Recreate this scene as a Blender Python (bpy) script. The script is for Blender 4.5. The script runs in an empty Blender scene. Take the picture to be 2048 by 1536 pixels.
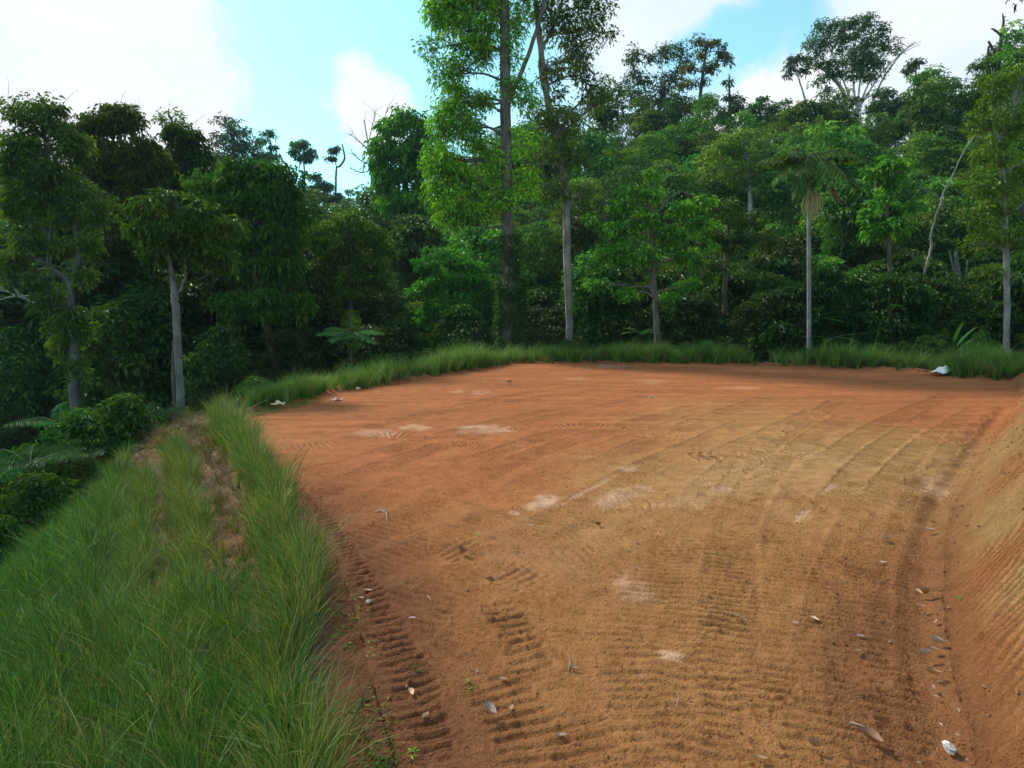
import bpy, math, random
import numpy as np

SC = bpy.context.scene
COL = SC.collection
R = math.radians
rng = np.random.default_rng(7)

# ---------------------------------------------------------------- camera
CAM_H, PITCH, FPX = 3.0, R(7.0), 1365.0
cam_d = bpy.data.cameras.new('camera')
cam_d.sensor_width = 36.0
cam_d.lens = FPX / 2048 * 36.0
cam_d.clip_start, cam_d.clip_end = 0.05, 3000
cam = bpy.data.objects.new('camera', cam_d)
COL.objects.link(cam)
cam.location = (0, 0, CAM_H)
cam.rotation_euler = (R(90) - PITCH, 0, 0)
SC.camera = cam

# ---------------------------------------------------------------- world: thin blue sky with broad bright cloud
SUN_EL, SUN_AZ = R(43), R(-52)          # azimuth measured from +Y towards +X
world = bpy.data.worlds.new('World')
SC.world = world
world.use_nodes = True
wt = world.node_tree
wt.nodes.clear()


def N(t, kind, **kw):
    n = t.nodes.new(kind)
    for k, v in kw.items():
        if k.startswith('i_'):
            key = k[2:]
            key = int(key) if key.isdigit() else key.replace('_', ' ')
            n.inputs[key].default_value = v
        else:
            setattr(n, k, v)
    return n


def L(t, a, b):
    t.links.new(a, b)


def math_n(t, op, a, b=None, c=None, clamp=False):
    n = t.nodes.new('ShaderNodeMath')
    n.operation = op
    n.use_clamp = clamp
    for i, v in enumerate((a, b, c)):
        if v is None:
            continue
        if isinstance(v, (int, float)):
            n.inputs[i].default_value = v
        else:
            t.links.new(v, n.inputs[i])
    return n.outputs[0]


def mixc(t, fac, a, b, blend='MIX'):
    n = t.nodes.new('ShaderNodeMix')
    n.data_type = 'RGBA'
    n.blend_type = blend
    for sock, v in ((n.inputs[0], fac), (n.inputs[6], a), (n.inputs[7], b)):
        if isinstance(v, (int, float)):
            sock.default_value = v
        elif isinstance(v, tuple):
            sock.default_value = (*v, 1.0) if len(v) == 3 else v
        else:
            t.links.new(v, sock)
    return n.outputs[2]


def ramp(t, fac, stops, interp='LINEAR'):
    n = t.nodes.new('ShaderNodeValToRGB')
    n.color_ramp.interpolation = interp
    els = n.color_ramp.elements
    while len(els) < len(stops):
        els.new(0.5)
    for e, (p, c) in zip(els, stops):
        e.position = p
        e.color = (*c, 1.0) if len(c) == 3 else c
    t.links.new(fac, n.inputs[0])
    return n.outputs[0]


sky = N(wt, 'ShaderNodeTexSky', sky_type='NISHITA', sun_disc=False, sun_elevation=SUN_EL,
        sun_rotation=SUN_AZ, air_density=1.0, dust_density=1.0, ozone_density=1.0)
tc = N(wt, 'ShaderNodeTexCoord')
mp = N(wt, 'ShaderNodeMapping')
mp.inputs['Scale'].default_value = (1.0, 1.0, 2.0)
mp.inputs['Location'].default_value = (0.35, 0.2, 0.0)
L(wt, tc.outputs['Generated'], mp.inputs['Vector'])
nz = N(wt, 'ShaderNodeTexNoise', i_Scale=2.1, i_Detail=7.0, i_Roughness=0.52, i_Distortion=0.25)
L(wt, mp.outputs[0], nz.inputs['Vector'])
base = math_n(wt, 'MULTIPLY', math_n(wt, 'SUBTRACT', nz.outputs[0], 0.5), 1.3)


def pix_dir(px, py):
    a, b = (px - 1024) / FPX, (768 - py) / FPX
    v = np.array([a, math.cos(PITCH) + b * math.sin(PITCH), -math.sin(PITCH) + b * math.cos(PITCH)])
    return v / np.linalg.norm(v)


cover = base
wn = N(wt, 'ShaderNodeTexNoise', i_Scale=7.0, i_Detail=6.0, i_Roughness=0.6)
L(wt, tc.outputs['Generated'], wn.inputs['Vector'])
wv = N(wt, 'ShaderNodeVectorMath', operation='MULTIPLY_ADD')
L(wt, wn.outputs['Color'], wv.inputs[0])
wv.inputs[1].default_value = (0.16, 0.16, 0.16)
L(wt, tc.outputs['Generated'], wv.inputs[2])
wv2 = N(wt, 'ShaderNodeVectorMath', operation='SUBTRACT')
L(wt, wv.outputs[0], wv2.inputs[0])
wv2.inputs[1].default_value = (0.08, 0.08, 0.08)
warp = wv2.outputs[0]
# cloud banks (+) and clear gaps (-) at their places in the sky: (direction, angular radius deg, amount)
for px, py, rad, amt in ((120, 60, 14, .75), (340, 90, 9, 1.5), (180, 240, 9, .7), (728, 212, 5.2, 2.2), (620, 20, 13, -1.6), (560, 300, 5, -.5), (900, 60, 8, -.5), (600, -250, 14, -.5),
                         (1350, 60, 9, .5), (1520, 210, 6, .55), (1440, 120, 3.6, -.95), (1560, 60, 3.4, -.85), (1330, 190, 3, -.2),
                         (1900, 120, 14, .42), (660, 350, 4.5, -.45)):
    d = pix_dir(px, py)
    vm = N(wt, 'ShaderNodeVectorMath', operation='DISTANCE')
    L(wt, warp, vm.inputs[0])
    vm.inputs[1].default_value = tuple(d)
    mr = N(wt, 'ShaderNodeMapRange', interpolation_type='SMOOTHSTEP')
    L(wt, vm.outputs['Value'], mr.inputs['Value'])
    mr.inputs['From Min'].default_value = 2 * math.sin(R(rad) / 2) * 1.25
    mr.inputs['From Max'].default_value = 2 * math.sin(R(rad) / 2) * 0.35
    mr.inputs['To Min'].default_value = 0.0
    mr.inputs['To Max'].default_value = amt
    cover = math_n(wt, 'ADD', cover, mr.outputs[0])
mr = N(wt, 'ShaderNodeMapRange', interpolation_type='SMOOTHSTEP')
L(wt, cover, mr.inputs['Value'])
mr.inputs['From Min'].default_value = -0.35
mr.inputs['From Max'].default_value = 0.60
mr.inputs['To Min'].default_value = 0.14
mr.inputs['To Max'].default_value = 1.0
nz2 = N(wt, 'ShaderNodeTexNoise', i_Scale=5.0, i_Detail=4.0)
L(wt, mp.outputs[0], nz2.inputs['Vector'])
cloud_c = mixc(wt, nz2.outputs[0], (7.9, 8.8, 9.5), (11.0, 11.0, 11.2))
skyb = mixc(wt, 1.0, sky.outputs[0], (1.40, 2.6, 2.45), 'MULTIPLY')
skyc = mixc(wt, mr.outputs[0], skyb, cloud_c)
bg = N(wt, 'ShaderNodeBackground')
bg.inputs['Strength'].default_value = 0.10
L(wt, skyc, bg.inputs['Color'])
L(wt, bg.outputs[0], N(wt, 'ShaderNodeOutputWorld').inputs['Surface'])

# ---------------------------------------------------------------- sun behind thin cloud
sd = bpy.data.lights.new('sun', 'SUN')
sd.energy, sd.angle, sd.color = 4.0, R(7), (1.0, 0.95, 0.86)
sun = bpy.data.objects.new('sun', sd)
COL.objects.link(sun)
from mathutils import Vector
sdir = Vector((math.sin(SUN_AZ) * math.cos(SUN_EL), math.cos(SUN_AZ) * math.cos(SUN_EL), math.sin(SUN_EL)))
sun.rotation_euler = sdir.to_track_quat('Z', 'Y').to_euler()
sun.location = (-20, 10, 40)

SC.view_settings.view_transform = 'Standard'
SC.view_settings.look = 'None'
SC.view_settings.exposure = 0.05
SC.view_settings.gamma = 1.0
SC.view_settings.use_curve_mapping = False
SC.render.engine = 'CYCLES'
SC.cycles.max_bounces = 6
SC.cycles.diffuse_bounces = 2
SC.cycles.glossy_bounces = 2
SC.cycles.transmission_bounces = 4
SC.cycles.volume_bounces = 0
SC.cycles.use_denoising = True
SC.cycles.caustics_reflective = False
SC.cycles.caustics_refractive = False


# ================================================================ helpers
def P(px, py, z=None, d=None):
    """world point seen at photograph pixel (px, py): on the level z, or at forward distance d"""
    a, b = (px - 1024) / FPX, (768 - py) / FPX
    r = np.array([a, math.cos(PITCH) + b * math.sin(PITCH), -math.sin(PITCH) + b * math.cos(PITCH)])
    t = (z - CAM_H) / r[2] if d is None else d / r[1]
    return np.array([0, 0, CAM_H]) + r * t


def nrm(v):
    return v / np.maximum(np.linalg.norm(v, axis=-1, keepdims=True), 1e-9)


class Geo:
    """collects vertices, faces (tris and quads), a float tone per vertex and a material slot per face"""
    def __init__(s):
        s.v, s.f, s.n, s.t, s.m, s.k = [], [], [], [], [], 0

    def add(s, v, f, tone=0.5, mat=0):
        v = np.asarray(v, np.float32).reshape(-1, 3)
        f = np.asarray(f, np.int64)
        s.v.append(v)
        s.f.append((f + s.k).ravel())
        s.n.append(np.full(len(f), f.shape[1], np.int32))
        s.m.append(np.full(len(f), mat, np.int32))
        s.t.append(np.broadcast_to(np.asarray(tone, np.float32), (len(v),)))
        s.k += len(v)
        return s

    def mesh(s, name, mats, smooth=False):
        me = bpy.data.meshes.new(name)
        v = np.concatenate(s.v)
        lp = np.concatenate(s.f).astype(np.int32)
        n = np.concatenate(s.n)
        st = np.concatenate([[0], np.cumsum(n)[:-1]]).astype(np.int32)
        me.vertices.add(len(v))
        me.vertices.foreach_set('co', v.ravel())
        me.loops.add(len(lp))
        me.loops.foreach_set('vertex_index', lp)
        me.polygons.add(len(n))
        me.polygons.foreach_set('loop_start', st)
        me.polygons.foreach_set('loop_total', n)
        me.polygons.foreach_set('material_index', np.concatenate(s.m))
        me.polygons.foreach_set('use_smooth', np.full(len(n), smooth))
        at = me.attributes.new('tone', 'FLOAT', 'POINT')
        at.data.foreach_set('value', np.ascontiguousarray(np.concatenate(s.t), np.float32))
        for m in (mats if isinstance(mats, (list, tuple)) else [mats]):
            me.materials.append(m)
        me.update(calc_edges=True)
        me.validate()
        return me


def link(name, data, parent=None, loc=None, color=None, label=None, cat=None, group=None, kind=None):
    o = bpy.data.objects.new(name, data)
    COL.objects.link(o)
    if parent is not None:
        o.parent = parent
    if loc is not None:
        o.location = loc
    if color is not None:
        o.color = (*color, 1)
    tag(o, label, cat, group, kind)
    return o


def tag(o, label=None, cat=None, group=None, kind=None):
    for k, v in (('label', label), ('category', cat), ('group', group), ('kind', kind)):
        if v:
            o[k] = v
    return o


def tube(pts, rad, sides=7, tone=0.5):
    pts = np.asarray(pts, float)
    n = len(pts)
    rad = np.broadcast_to(np.asarray(rad, float), (n,))
    t = nrm(np.gradient(pts, axis=0))
    ref = np.where(np.abs(t[:, 2:3]) > 0.9, np.array([[1., 0, 0]]), np.array([[0, 0, 1.]]))
    if np.any(np.abs(t[:, 2]) > 0.9):
        ref = np.tile(np.array([[0.93, 0.37, 0.02]]), (n, 1))
    a = nrm(np.cross(t, ref))
    b = np.cross(t, a)
    ang = np.linspace(0, 2 * math.pi, sides, endpoint=False)
    v = pts[:, None] + rad[:, None, None] * (np.cos(ang)[None, :, None] * a[:, None] + np.sin(ang)[None, :, None] * b[:, None])
    i = np.arange(n - 1)[:, None] * sides
    j = np.arange(sides)[None]
    j2 = (j + 1) % sides
    f = np.stack([i + j, i + j2, i + sides + j2, i + sides + j], -1).reshape(-1, 4)
    return v.reshape(-1, 3), f


def smooth_line(p, n):
    """Catmull-Rom through p"""
    p = np.asarray(p, float)
    if len(p) < 3:
        t = np.linspace(0, 1, n)[:, None]
        return p[0] * (1 - t) + p[-1] * t
    q = np.vstack([2 * p[0] - p[1], p, 2 * p[-1] - p[-2]])
    out = []
    u = np.linspace(0, len(p) - 1, n)
    for x in u:
        i = min(int(x), len(p) - 2)
        t = x - i
        a, b, c, d = q[i], q[i + 1], q[i + 2], q[i + 3]
        out.append(0.5 * ((2 * b) + (-a + c) * t + (2 * a - 5 * b + 4 * c - d) * t * t + (-a + 3 * b - 3 * c + d) * t ** 3))
    return np.array(out)


# value noise on numpy arrays
_perm = np.random.default_rng(3).random((256, 256))


def vnoise(x, y):
    xi, yi = np.floor(x).astype(int), np.floor(y).astype(int)
    fx, fy = x - xi, y - yi
    fx, fy = fx * fx * (3 - 2 * fx), fy * fy * (3 - 2 * fy)
    g = lambda a, b: _perm[a & 255, b & 255]
    return (g(xi, yi) * (1 - fx) * (1 - fy) + g(xi + 1, yi) * fx * (1 - fy) + g(xi, yi + 1) * (1 - fx) * fy + g(xi + 1, yi + 1) * fx * fy)


def fbm(x, y, o=4, gain=0.5):
    s, a, k = 0, 1, 0
    for i in range(o):
        s = s + a * vnoise(x * 2 ** i + 17 * i, y * 2 ** i + 31 * i)
        k += a
        a *= gain
    return s / k


def sstep(a, b, x):
    t = np.clip((x - a) / (b - a), 0, 1)
    return t * t * (3 - 2 * t)


# ================================================================ materials
def mat(name):
    m = bpy.data.materials.new(name)
    m.use_nodes = True
    m.node_tree.nodes.clear()
    return m, m.node_tree


def attr(t, name):
    n = N(t, 'ShaderNodeAttribute', attribute_name=name)
    return n


def leaf_mat(name, stops, spec=0.24, rough=0.48, trans=0.30, hue_var=0.03):
    m, t = mat(name)
    tone = attr(t, 'tone').outputs['Fac']
    c = ramp(t, tone, stops)
    oi = N(t, 'ShaderNodeObjectInfo')
    c = mixc(t, 1.0, c, oi.outputs['Color'], 'MULTIPLY')
    hs = N(t, 'ShaderNodeHueSaturation')
    L(t, c, hs.inputs['Color'])
    L(t, math_n(t, 'ADD', math_n(t, 'MULTIPLY', oi.outputs['Random'], hue_var * 2), 0.5 - hue_var), hs.inputs['Hue'])
    L(t, math_n(t, 'ADD', math_n(t, 'MULTIPLY', oi.outputs['Random'], 0.75), 0.68), hs.inputs['Value'])
    p = N(t, 'ShaderNodeBsdfPrincipled')
    L(t, hs.outputs[0], p.inputs['Base Color'])
    p.inputs['Roughness'].default_value = rough
    p.inputs['Specular IOR Level'].default_value = spec
    tr = N(t, 'ShaderNodeBsdfTranslucent')
    L(t, mixc(t, 1.0, hs.outputs[0], (1.6, 1.5, 0.6), 'MULTIPLY'), tr.inputs['Color'])
    mx = N(t, 'ShaderNodeMixShader')
    mx.inputs[0].default_value = trans
    L(t, p.outputs[0], mx.inputs[1])
    L(t, tr.outputs[0], mx.inputs[2])
    L(t, mx.outputs[0], N(t, 'ShaderNodeOutputMaterial').inputs['Surface'])
    return m


G = [(0.0, (0.018, 0.050, 0.010)), (0.4, (0.055, 0.125, 0.018)), (0.75, (0.130, 0.230, 0.026)), (1.0, (0.30, 0.36, 0.04))]
M_LEAF = leaf_mat('leaf', G)
M_LEAF_FAR = leaf_mat('leaf_far', [(0.0, (0.018, 0.050, 0.016)), (0.5, (0.058, 0.135, 0.026)), (1.0, (0.20, 0.28, 0.04))], spec=0.25, trans=0.3, hue_var=0.03)
M_GRASS = leaf_mat('grass_blade', [(0.0, (0.020, 0.072, 0.012)), (0.5, (0.060, 0.160, 0.022)), (0.80, (0.150, 0.210, 0.040)), (1.0, (0.34, 0.26, 0.12))], spec=0.3, trans=0.3, hue_var=0.02)
M_GRASS_Y = leaf_mat('grass_blade_yellow', [(0.0, (0.04, 0.10, 0.018)), (0.5, (0.10, 0.165, 0.030)), (0.80, (0.24, 0.22, 0.065)), (1.0, (0.42, 0.32, 0.15))], spec=0.3, trans=0.3, hue_var=0.02)
M_STRAW = leaf_mat('dry_straw', [(0.0, (0.10, 0.07, 0.045)), (0.6, (0.26, 0.20, 0.13)), (1.0, (0.45, 0.38, 0.28))], spec=0.2, trans=0.1, hue_var=0.01)
M_DRY = leaf_mat('dry_leaf', [(0.0, (0.16, 0.09, 0.05)), (0.5, (0.38, 0.27, 0.18)), (1.0, (0.55, 0.47, 0.42))], spec=0.3, rough=0.6, trans=0.1, hue_var=0.01)


def bark_mat(name, dark, light, scale=3.0, bump=0.5, moss=0.0):
    m, t = mat(name)
    tcn = N(t, 'ShaderNodeTexCoord')
    mpn = N(t, 'ShaderNodeMapping')
    mpn.inputs['Scale'].default_value = (1, 1, 0.35)
    L(t, tcn.outputs['Object'], mpn.inputs['Vector'])
    a = N(t, 'ShaderNodeTexNoise', i_Scale=scale, i_Detail=6.0, i_Roughness=0.62)
    b = N(t, 'ShaderNodeTexNoise', i_Scale=scale * 6, i_Detail=5.0, i_Roughness=0.6)
    L(t, mpn.outputs[0], a.inputs['Vector'])
    L(t, mpn.outputs[0], b.inputs['Vector'])
    mixf = math_n(t, 'ADD', math_n(t, 'MULTIPLY', a.outputs[0], 0.7), math_n(t, 'MULTIPLY', b.outputs[0], 0.3))
    c = ramp(t, mixf, [(0.36, dark), (0.5, tuple((x + y) / 2 for x, y in zip(dark, light))), (0.62, light)])
    if moss:
        g = N(t, 'ShaderNodeTexNoise', i_Scale=1.2, i_Detail=4.0)
        L(t, tcn.outputs['Object'], g.inputs['Vector'])
        gf = math_n(t, 'MULTIPLY', math_n(t, 'SUBTRACT', g.outputs[0], 0.45, clamp=True), moss * 6, clamp=True)
        c = mixc(t, gf, c, (0.06, 0.075, 0.03))
    oi = N(t, 'ShaderNodeObjectInfo')
    c = mixc(t, 1.0, c, oi.outputs['Color'], 'MULTIPLY')
    p = N(t, 'ShaderNodeBsdfPrincipled')
    L(t, c, p.inputs['Base Color'])
    p.inputs['Roughness'].default_value = 0.85
    p.inputs['Specular IOR Level'].default_value = 0.2
    bp = N(t, 'ShaderNodeBump', i_Strength=bump, i_Distance=0.03)
    L(t, mixf, bp.inputs['Height'])
    L(t, bp.outputs[0], p.inputs['Normal'])
    L(t, p.outputs[0], N(t, 'ShaderNodeOutputMaterial').inputs['Surface'])
    return m


M_PALE = bark_mat('pale_bark', (0.13, 0.12, 0.10), (0.46, 0.44, 0.40), moss=0.35)
M_BROWN = bark_mat('brown_bark', (0.05, 0.04, 0.03), (0.20, 0.16, 0.12), moss=0.5)
M_WHITE = bark_mat('white_bark', (0.22, 0.21, 0.19), (0.62, 0.60, 0.57), moss=0.1)


def soil_mat(name, grain=1.0, bump=0.35, dist=0.03, score=1.0):
    """colour comes from the vertex colours, broken by grain noise"""
    m, t = mat(name)
    g = N(t, 'ShaderNodeNewGeometry')
    c = attr(t, 'soil').outputs['Color']
    n1 = N(t, 'ShaderNodeTexNoise', i_Scale=3.2, i_Detail=9.0, i_Roughness=0.68)
    n2 = N(t, 'ShaderNodeTexNoise', i_Scale=26.0, i_Detail=6.0, i_Roughness=0.7)
    n3 = N(t, 'ShaderNodeTexVoronoi', i_Scale=38.0)
    for n in (n1, n2, n3):
        L(t, g.outputs['Position'], n.inputs['Vector'])
    v1 = ramp(t, n1.outputs[0], [(0.3, (0.68, 0.64, 0.60)), (0.5, (1, 1, 1)), (0.72, (1.25, 1.26, 1.28))])
    v2 = ramp(t, n2.outputs[0], [(0.32, (0.45, 0.40, 0.38)), (0.5, (1, 1, 1)), (0.68, (1.32, 1.35, 1.38))])
    c = mixc(t, 0.8 * grain, c, mixc(t, 1.0, c, v1, 'MULTIPLY'))
    c = mixc(t, 0.5 * grain, c, mixc(t, 1.0, c, v2, 'MULTIPLY'))
    p = N(t, 'ShaderNodeBsdfPrincipled')
    L(t, c, p.inputs['Base Color'])
    p.inputs['Roughness'].default_value = 0.92
    p.inputs['Specular IOR Level'].default_value = 0.12
    wob = math_n(t, 'MULTIPLY', n2.outputs[0], 0.5)
    phs = math_n(t, 'ADD', attr(t, 'phase').outputs['Fac'], wob)
    wave = math_n(t, 'PINGPONG', phs, 0.5)
    wave = math_n(t, 'MULTIPLY', math_n(t, 'MULTIPLY', wave, 2.0), math_n(t, 'MULTIPLY', attr(t, 'score').outputs['Fac'], score))
    hgt = math_n(t, 'ADD', math_n(t, 'MULTIPLY', n2.outputs[0], 0.9), math_n(t, 'MULTIPLY', math_n(t, 'MINIMUM', n3.outputs['Distance'], 0.5), 0.8))
    hgt = math_n(t, 'ADD', hgt, wave)
    bp = N(t, 'ShaderNodeBump', i_Strength=bump, i_Distance=dist)
    L(t, hgt, bp.inputs['Height'])
    L(t, bp.outputs[0], p.inputs['Normal'])
    L(t, p.outputs[0], N(t, 'ShaderNodeOutputMaterial').inputs['Surface'])
    return m


M_SOIL = soil_mat('pad_soil', 1.0, 0.8, 0.028, 2.6)
M_BANK = soil_mat('bank_soil', 1.0, 1.0, 0.045, 0.38)


def plain_mat(name, c1, c2, scale=20, rough=0.8, spec=0.2, bump=0.3):
    m, t = mat(name)
    tcn = N(t, 'ShaderNodeTexCoord')
    n = N(t, 'ShaderNodeTexNoise', i_Scale=scale, i_Detail=5.0)
    L(t, tcn.outputs['Object'], n.inputs['Vector'])
    c = ramp(t, n.outputs[0], [(0.3, c1), (0.7, c2)])
    p = N(t, 'ShaderNodeBsdfPrincipled')
    L(t, c, p.inputs['Base Color'])
    p.inputs['Roughness'].default_value = rough
    p.inputs['Specular IOR Level'].default_value = spec
    bp = N(t, 'ShaderNodeBump', i_Strength=bump, i_Distance=0.02)
    L(t, n.outputs[0], bp.inputs['Height'])
    L(t, bp.outputs[0], p.inputs['Normal'])
    L(t, p.outputs[0], N(t, 'ShaderNodeOutputMaterial').inputs['Surface'])
    return m


M_CLOD = plain_mat('soil_clod', (0.10, 0.04, 0.018), (0.30, 0.14, 0.06), 9)
M_LITTER = plain_mat('leaf_litter_floor', (0.025, 0.022, 0.012), (0.07, 0.055, 0.03), 2)
M_SHEET = plain_mat('white_sheet', (0.62, 0.62, 0.60), (0.85, 0.85, 0.84), 6, 0.5, 0.4)
M_ROCK = plain_mat('pale_rock', (0.20, 0.17, 0.14), (0.55, 0.50, 0.45), 12)
M_WOOD = plain_mat('dead_wood', (0.16, 0.12, 0.09), (0.42, 0.36, 0.29), 14)
M_FRUIT = plain_mat('palm_fruit_string', (0.30, 0.30, 0.10), (0.62, 0.58, 0.28), 8, 0.6)
M_FIBRE = plain_mat('palm_fibre', (0.035, 0.018, 0.012), (0.12, 0.05, 0.03), 8, 0.9)

# ================================================================ terrain
pxs = lambda lst: np.array([P(x, y, 0)[:2] for x, y in lst])
LEFT = np.vstack([[(1.2, -14), (0.3, -4), (-0.35, 1.5)],
                  pxs([(790, 1536), (750, 1400), (715, 1250), (672, 1120), (610, 1025), (550, 945), (505, 875), (472, 832)])])
FAR = pxs([(472, 832), (560, 815), (680, 785), (800, 765), (920, 745), (1040, 727), (1200, 726), (1350, 728), (1500, 730), (1620, 735),
           (1700, 738), (1850, 745), (1960, 762), (2010, 760)])
FAR = np.vstack([FAR, [(23.5, 28.5)]])
RIGHT = np.vstack([[(23.5, 28.5), (19.0, 26.0)], pxs([(2040, 792), (1990, 870), (1945, 940), (1910, 1000), (1890, 1080), (1885, 1200), (1900, 1330), (1935, 1450), (1950, 1536)]),
                   [(3.1, 2.2), (3.2, -4), (3.4, -14)]])
PADPOLY = np.vstack([LEFT, FAR[1:], RIGHT[1:]])


def seg_dist(x, y, poly):
    """distance to polyline, arclength of the nearest point, signed lateral offset (+ left of travel)"""
    best = np.full(x.shape, 1e9)
    arc = np.zeros(x.shape)
    lat = np.zeros(x.shape)
    s0 = 0.0
    for a, b in zip(poly[:-1], poly[1:]):
        d = b - a
        l = math.hypot(*d)
        if l < 1e-6:
            continue
        t = np.clip(((x - a[0]) * d[0] + (y - a[1]) * d[1]) / l ** 2, 0, 1)
        ex, ey = x - a[0] - t * d[0], y - a[1] - t * d[1]
        q = np.hypot(ex, ey)
        cr = (d[0] * ey - d[1] * ex) / l
        k = q < best
        best = np.where(k, q, best)
        arc = np.where(k, s0 + t * l, arc)
        lat = np.where(k, np.where(cr >= 0, q, -q), lat)
        s0 += l
    return best, arc, lat


def inside(x, y, poly):
    c = np.zeros(x.shape, bool)
    p = np.vstack([poly, poly[:1]])
    for (x1, y1), (x2, y2) in zip(p[:-1], p[1:]):
        if y1 == y2:
            continue
        k = ((y1 > y) != (y2 > y)) & (x < (x2 - x1) * (y - y1) / (y2 - y1) + x1)
        c ^= k
    return c


RU = np.array([-3, -0.75, -0.45, -0.3, -0.22, 0.0, 0.2, 0.35, 0.5, 0.6, 0.72, 3])
RD = np.array([110, 110, 130, 150, 130, 100, 90, 95, 90, 82, 72, 70.])
RZ = np.array([12, 16, 19, 13.5, 11.5, 18, 18.5, 19, 18.5, 19, 19, 17.])
RS = np.array([55, 55, 60, 60, 55, 46, 44, 42, 42, 42, 38, 34.])


def slope_width(s):
    """how far the grassed slope reaches outwards, along the left edge's arclength"""
    return np.interp(s, [0, 14, 20, 25, 29, 33.5], [6.5, 6.2, 5.6, 4.2, 2.6, 1.6])


def height(x, y):
    x = np.asarray(x, float)
    y = np.asarray(y, float)
    ins = inside(x, y, PADPOLY)
    dl, sl, _ = seg_dist(x, y, LEFT)
    df, sf, _ = seg_dist(x, y, FAR)
    dr, sr, _ = seg_dist(x, y, RIGHT)
    # left: a small crest, grassed slope, then the steeper ravine side
    w = slope_width(sl)
    zl = -0.36 * np.minimum(dl, w) - 0.75 * np.clip(dl - w, 0, 9) - 0.06 * np.clip(dl - w - 9, 0, 30)
    zl = zl + 0.10 * np.exp(-((dl - 0.35) / 0.3) ** 2)
    # far: grass berm, then falling to the wood (steeply on the left)
    k = sstep(6, -7, x)
    zf = 0.12 * np.exp(-((df - 0.6) / 0.45) ** 2) - (0.02 + 0.30 * k) * np.clip(df - 1.2, 0, 9) - 0.3 * sstep(1, 5, df)
    # right: the cut bank
    top = np.interp(y, [-20, 4, 15, 21, 26, 40], [4.2, 3.8, 3.0, 1.6, 0.9, 0.7])
    zr = 1.5 * np.sqrt(dr ** 2 + 0.015) - 1.5 * 0.1225
    zr = top * (1 - np.exp(-zr / top * 1.02)) * 1.05 + 0.12 * np.clip(dr - 4, 0, 15)
    wl, wf, wr = (1 / (np.maximum(q, 0.02) ** 4) for q in (dl, df, dr))
    z = (zl * wl + zf * wf + zr * wr) / (wl + wf + wr)
    z = np.where(ins, 0.0, z)
    r = np.hypot(x, y)
    u = np.where(y > 0.3 * r, x / np.maximum(y, 1e-3), np.sign(x) * 3)
    ye = np.maximum(y, r * 0.45)
    D, Z, S = np.interp(u, RU, RD), np.interp(u, RU, RZ), np.interp(u, RU, RS)
    t = sstep(0, 1, (ye - S) / (D - S))
    hill = z * (1 - t) + Z * t * (1 + 0.10 * (fbm(x / 22, y / 22, 3) - 0.5)) - 0.12 * np.clip(ye - D - 12, 0, 120)
    z = np.where(ye > S, hill, z)
    z = z + np.where(ins, 0, 1) * sstep(1.5, 8, np.minimum(np.minimum(dl, df), dr)) * (fbm(x / 4, y / 4, 3) - 0.5) * 0.8
    return z


def hz(x, y):
    return float(height(np.array([x]), np.array([y]))[0])


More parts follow.
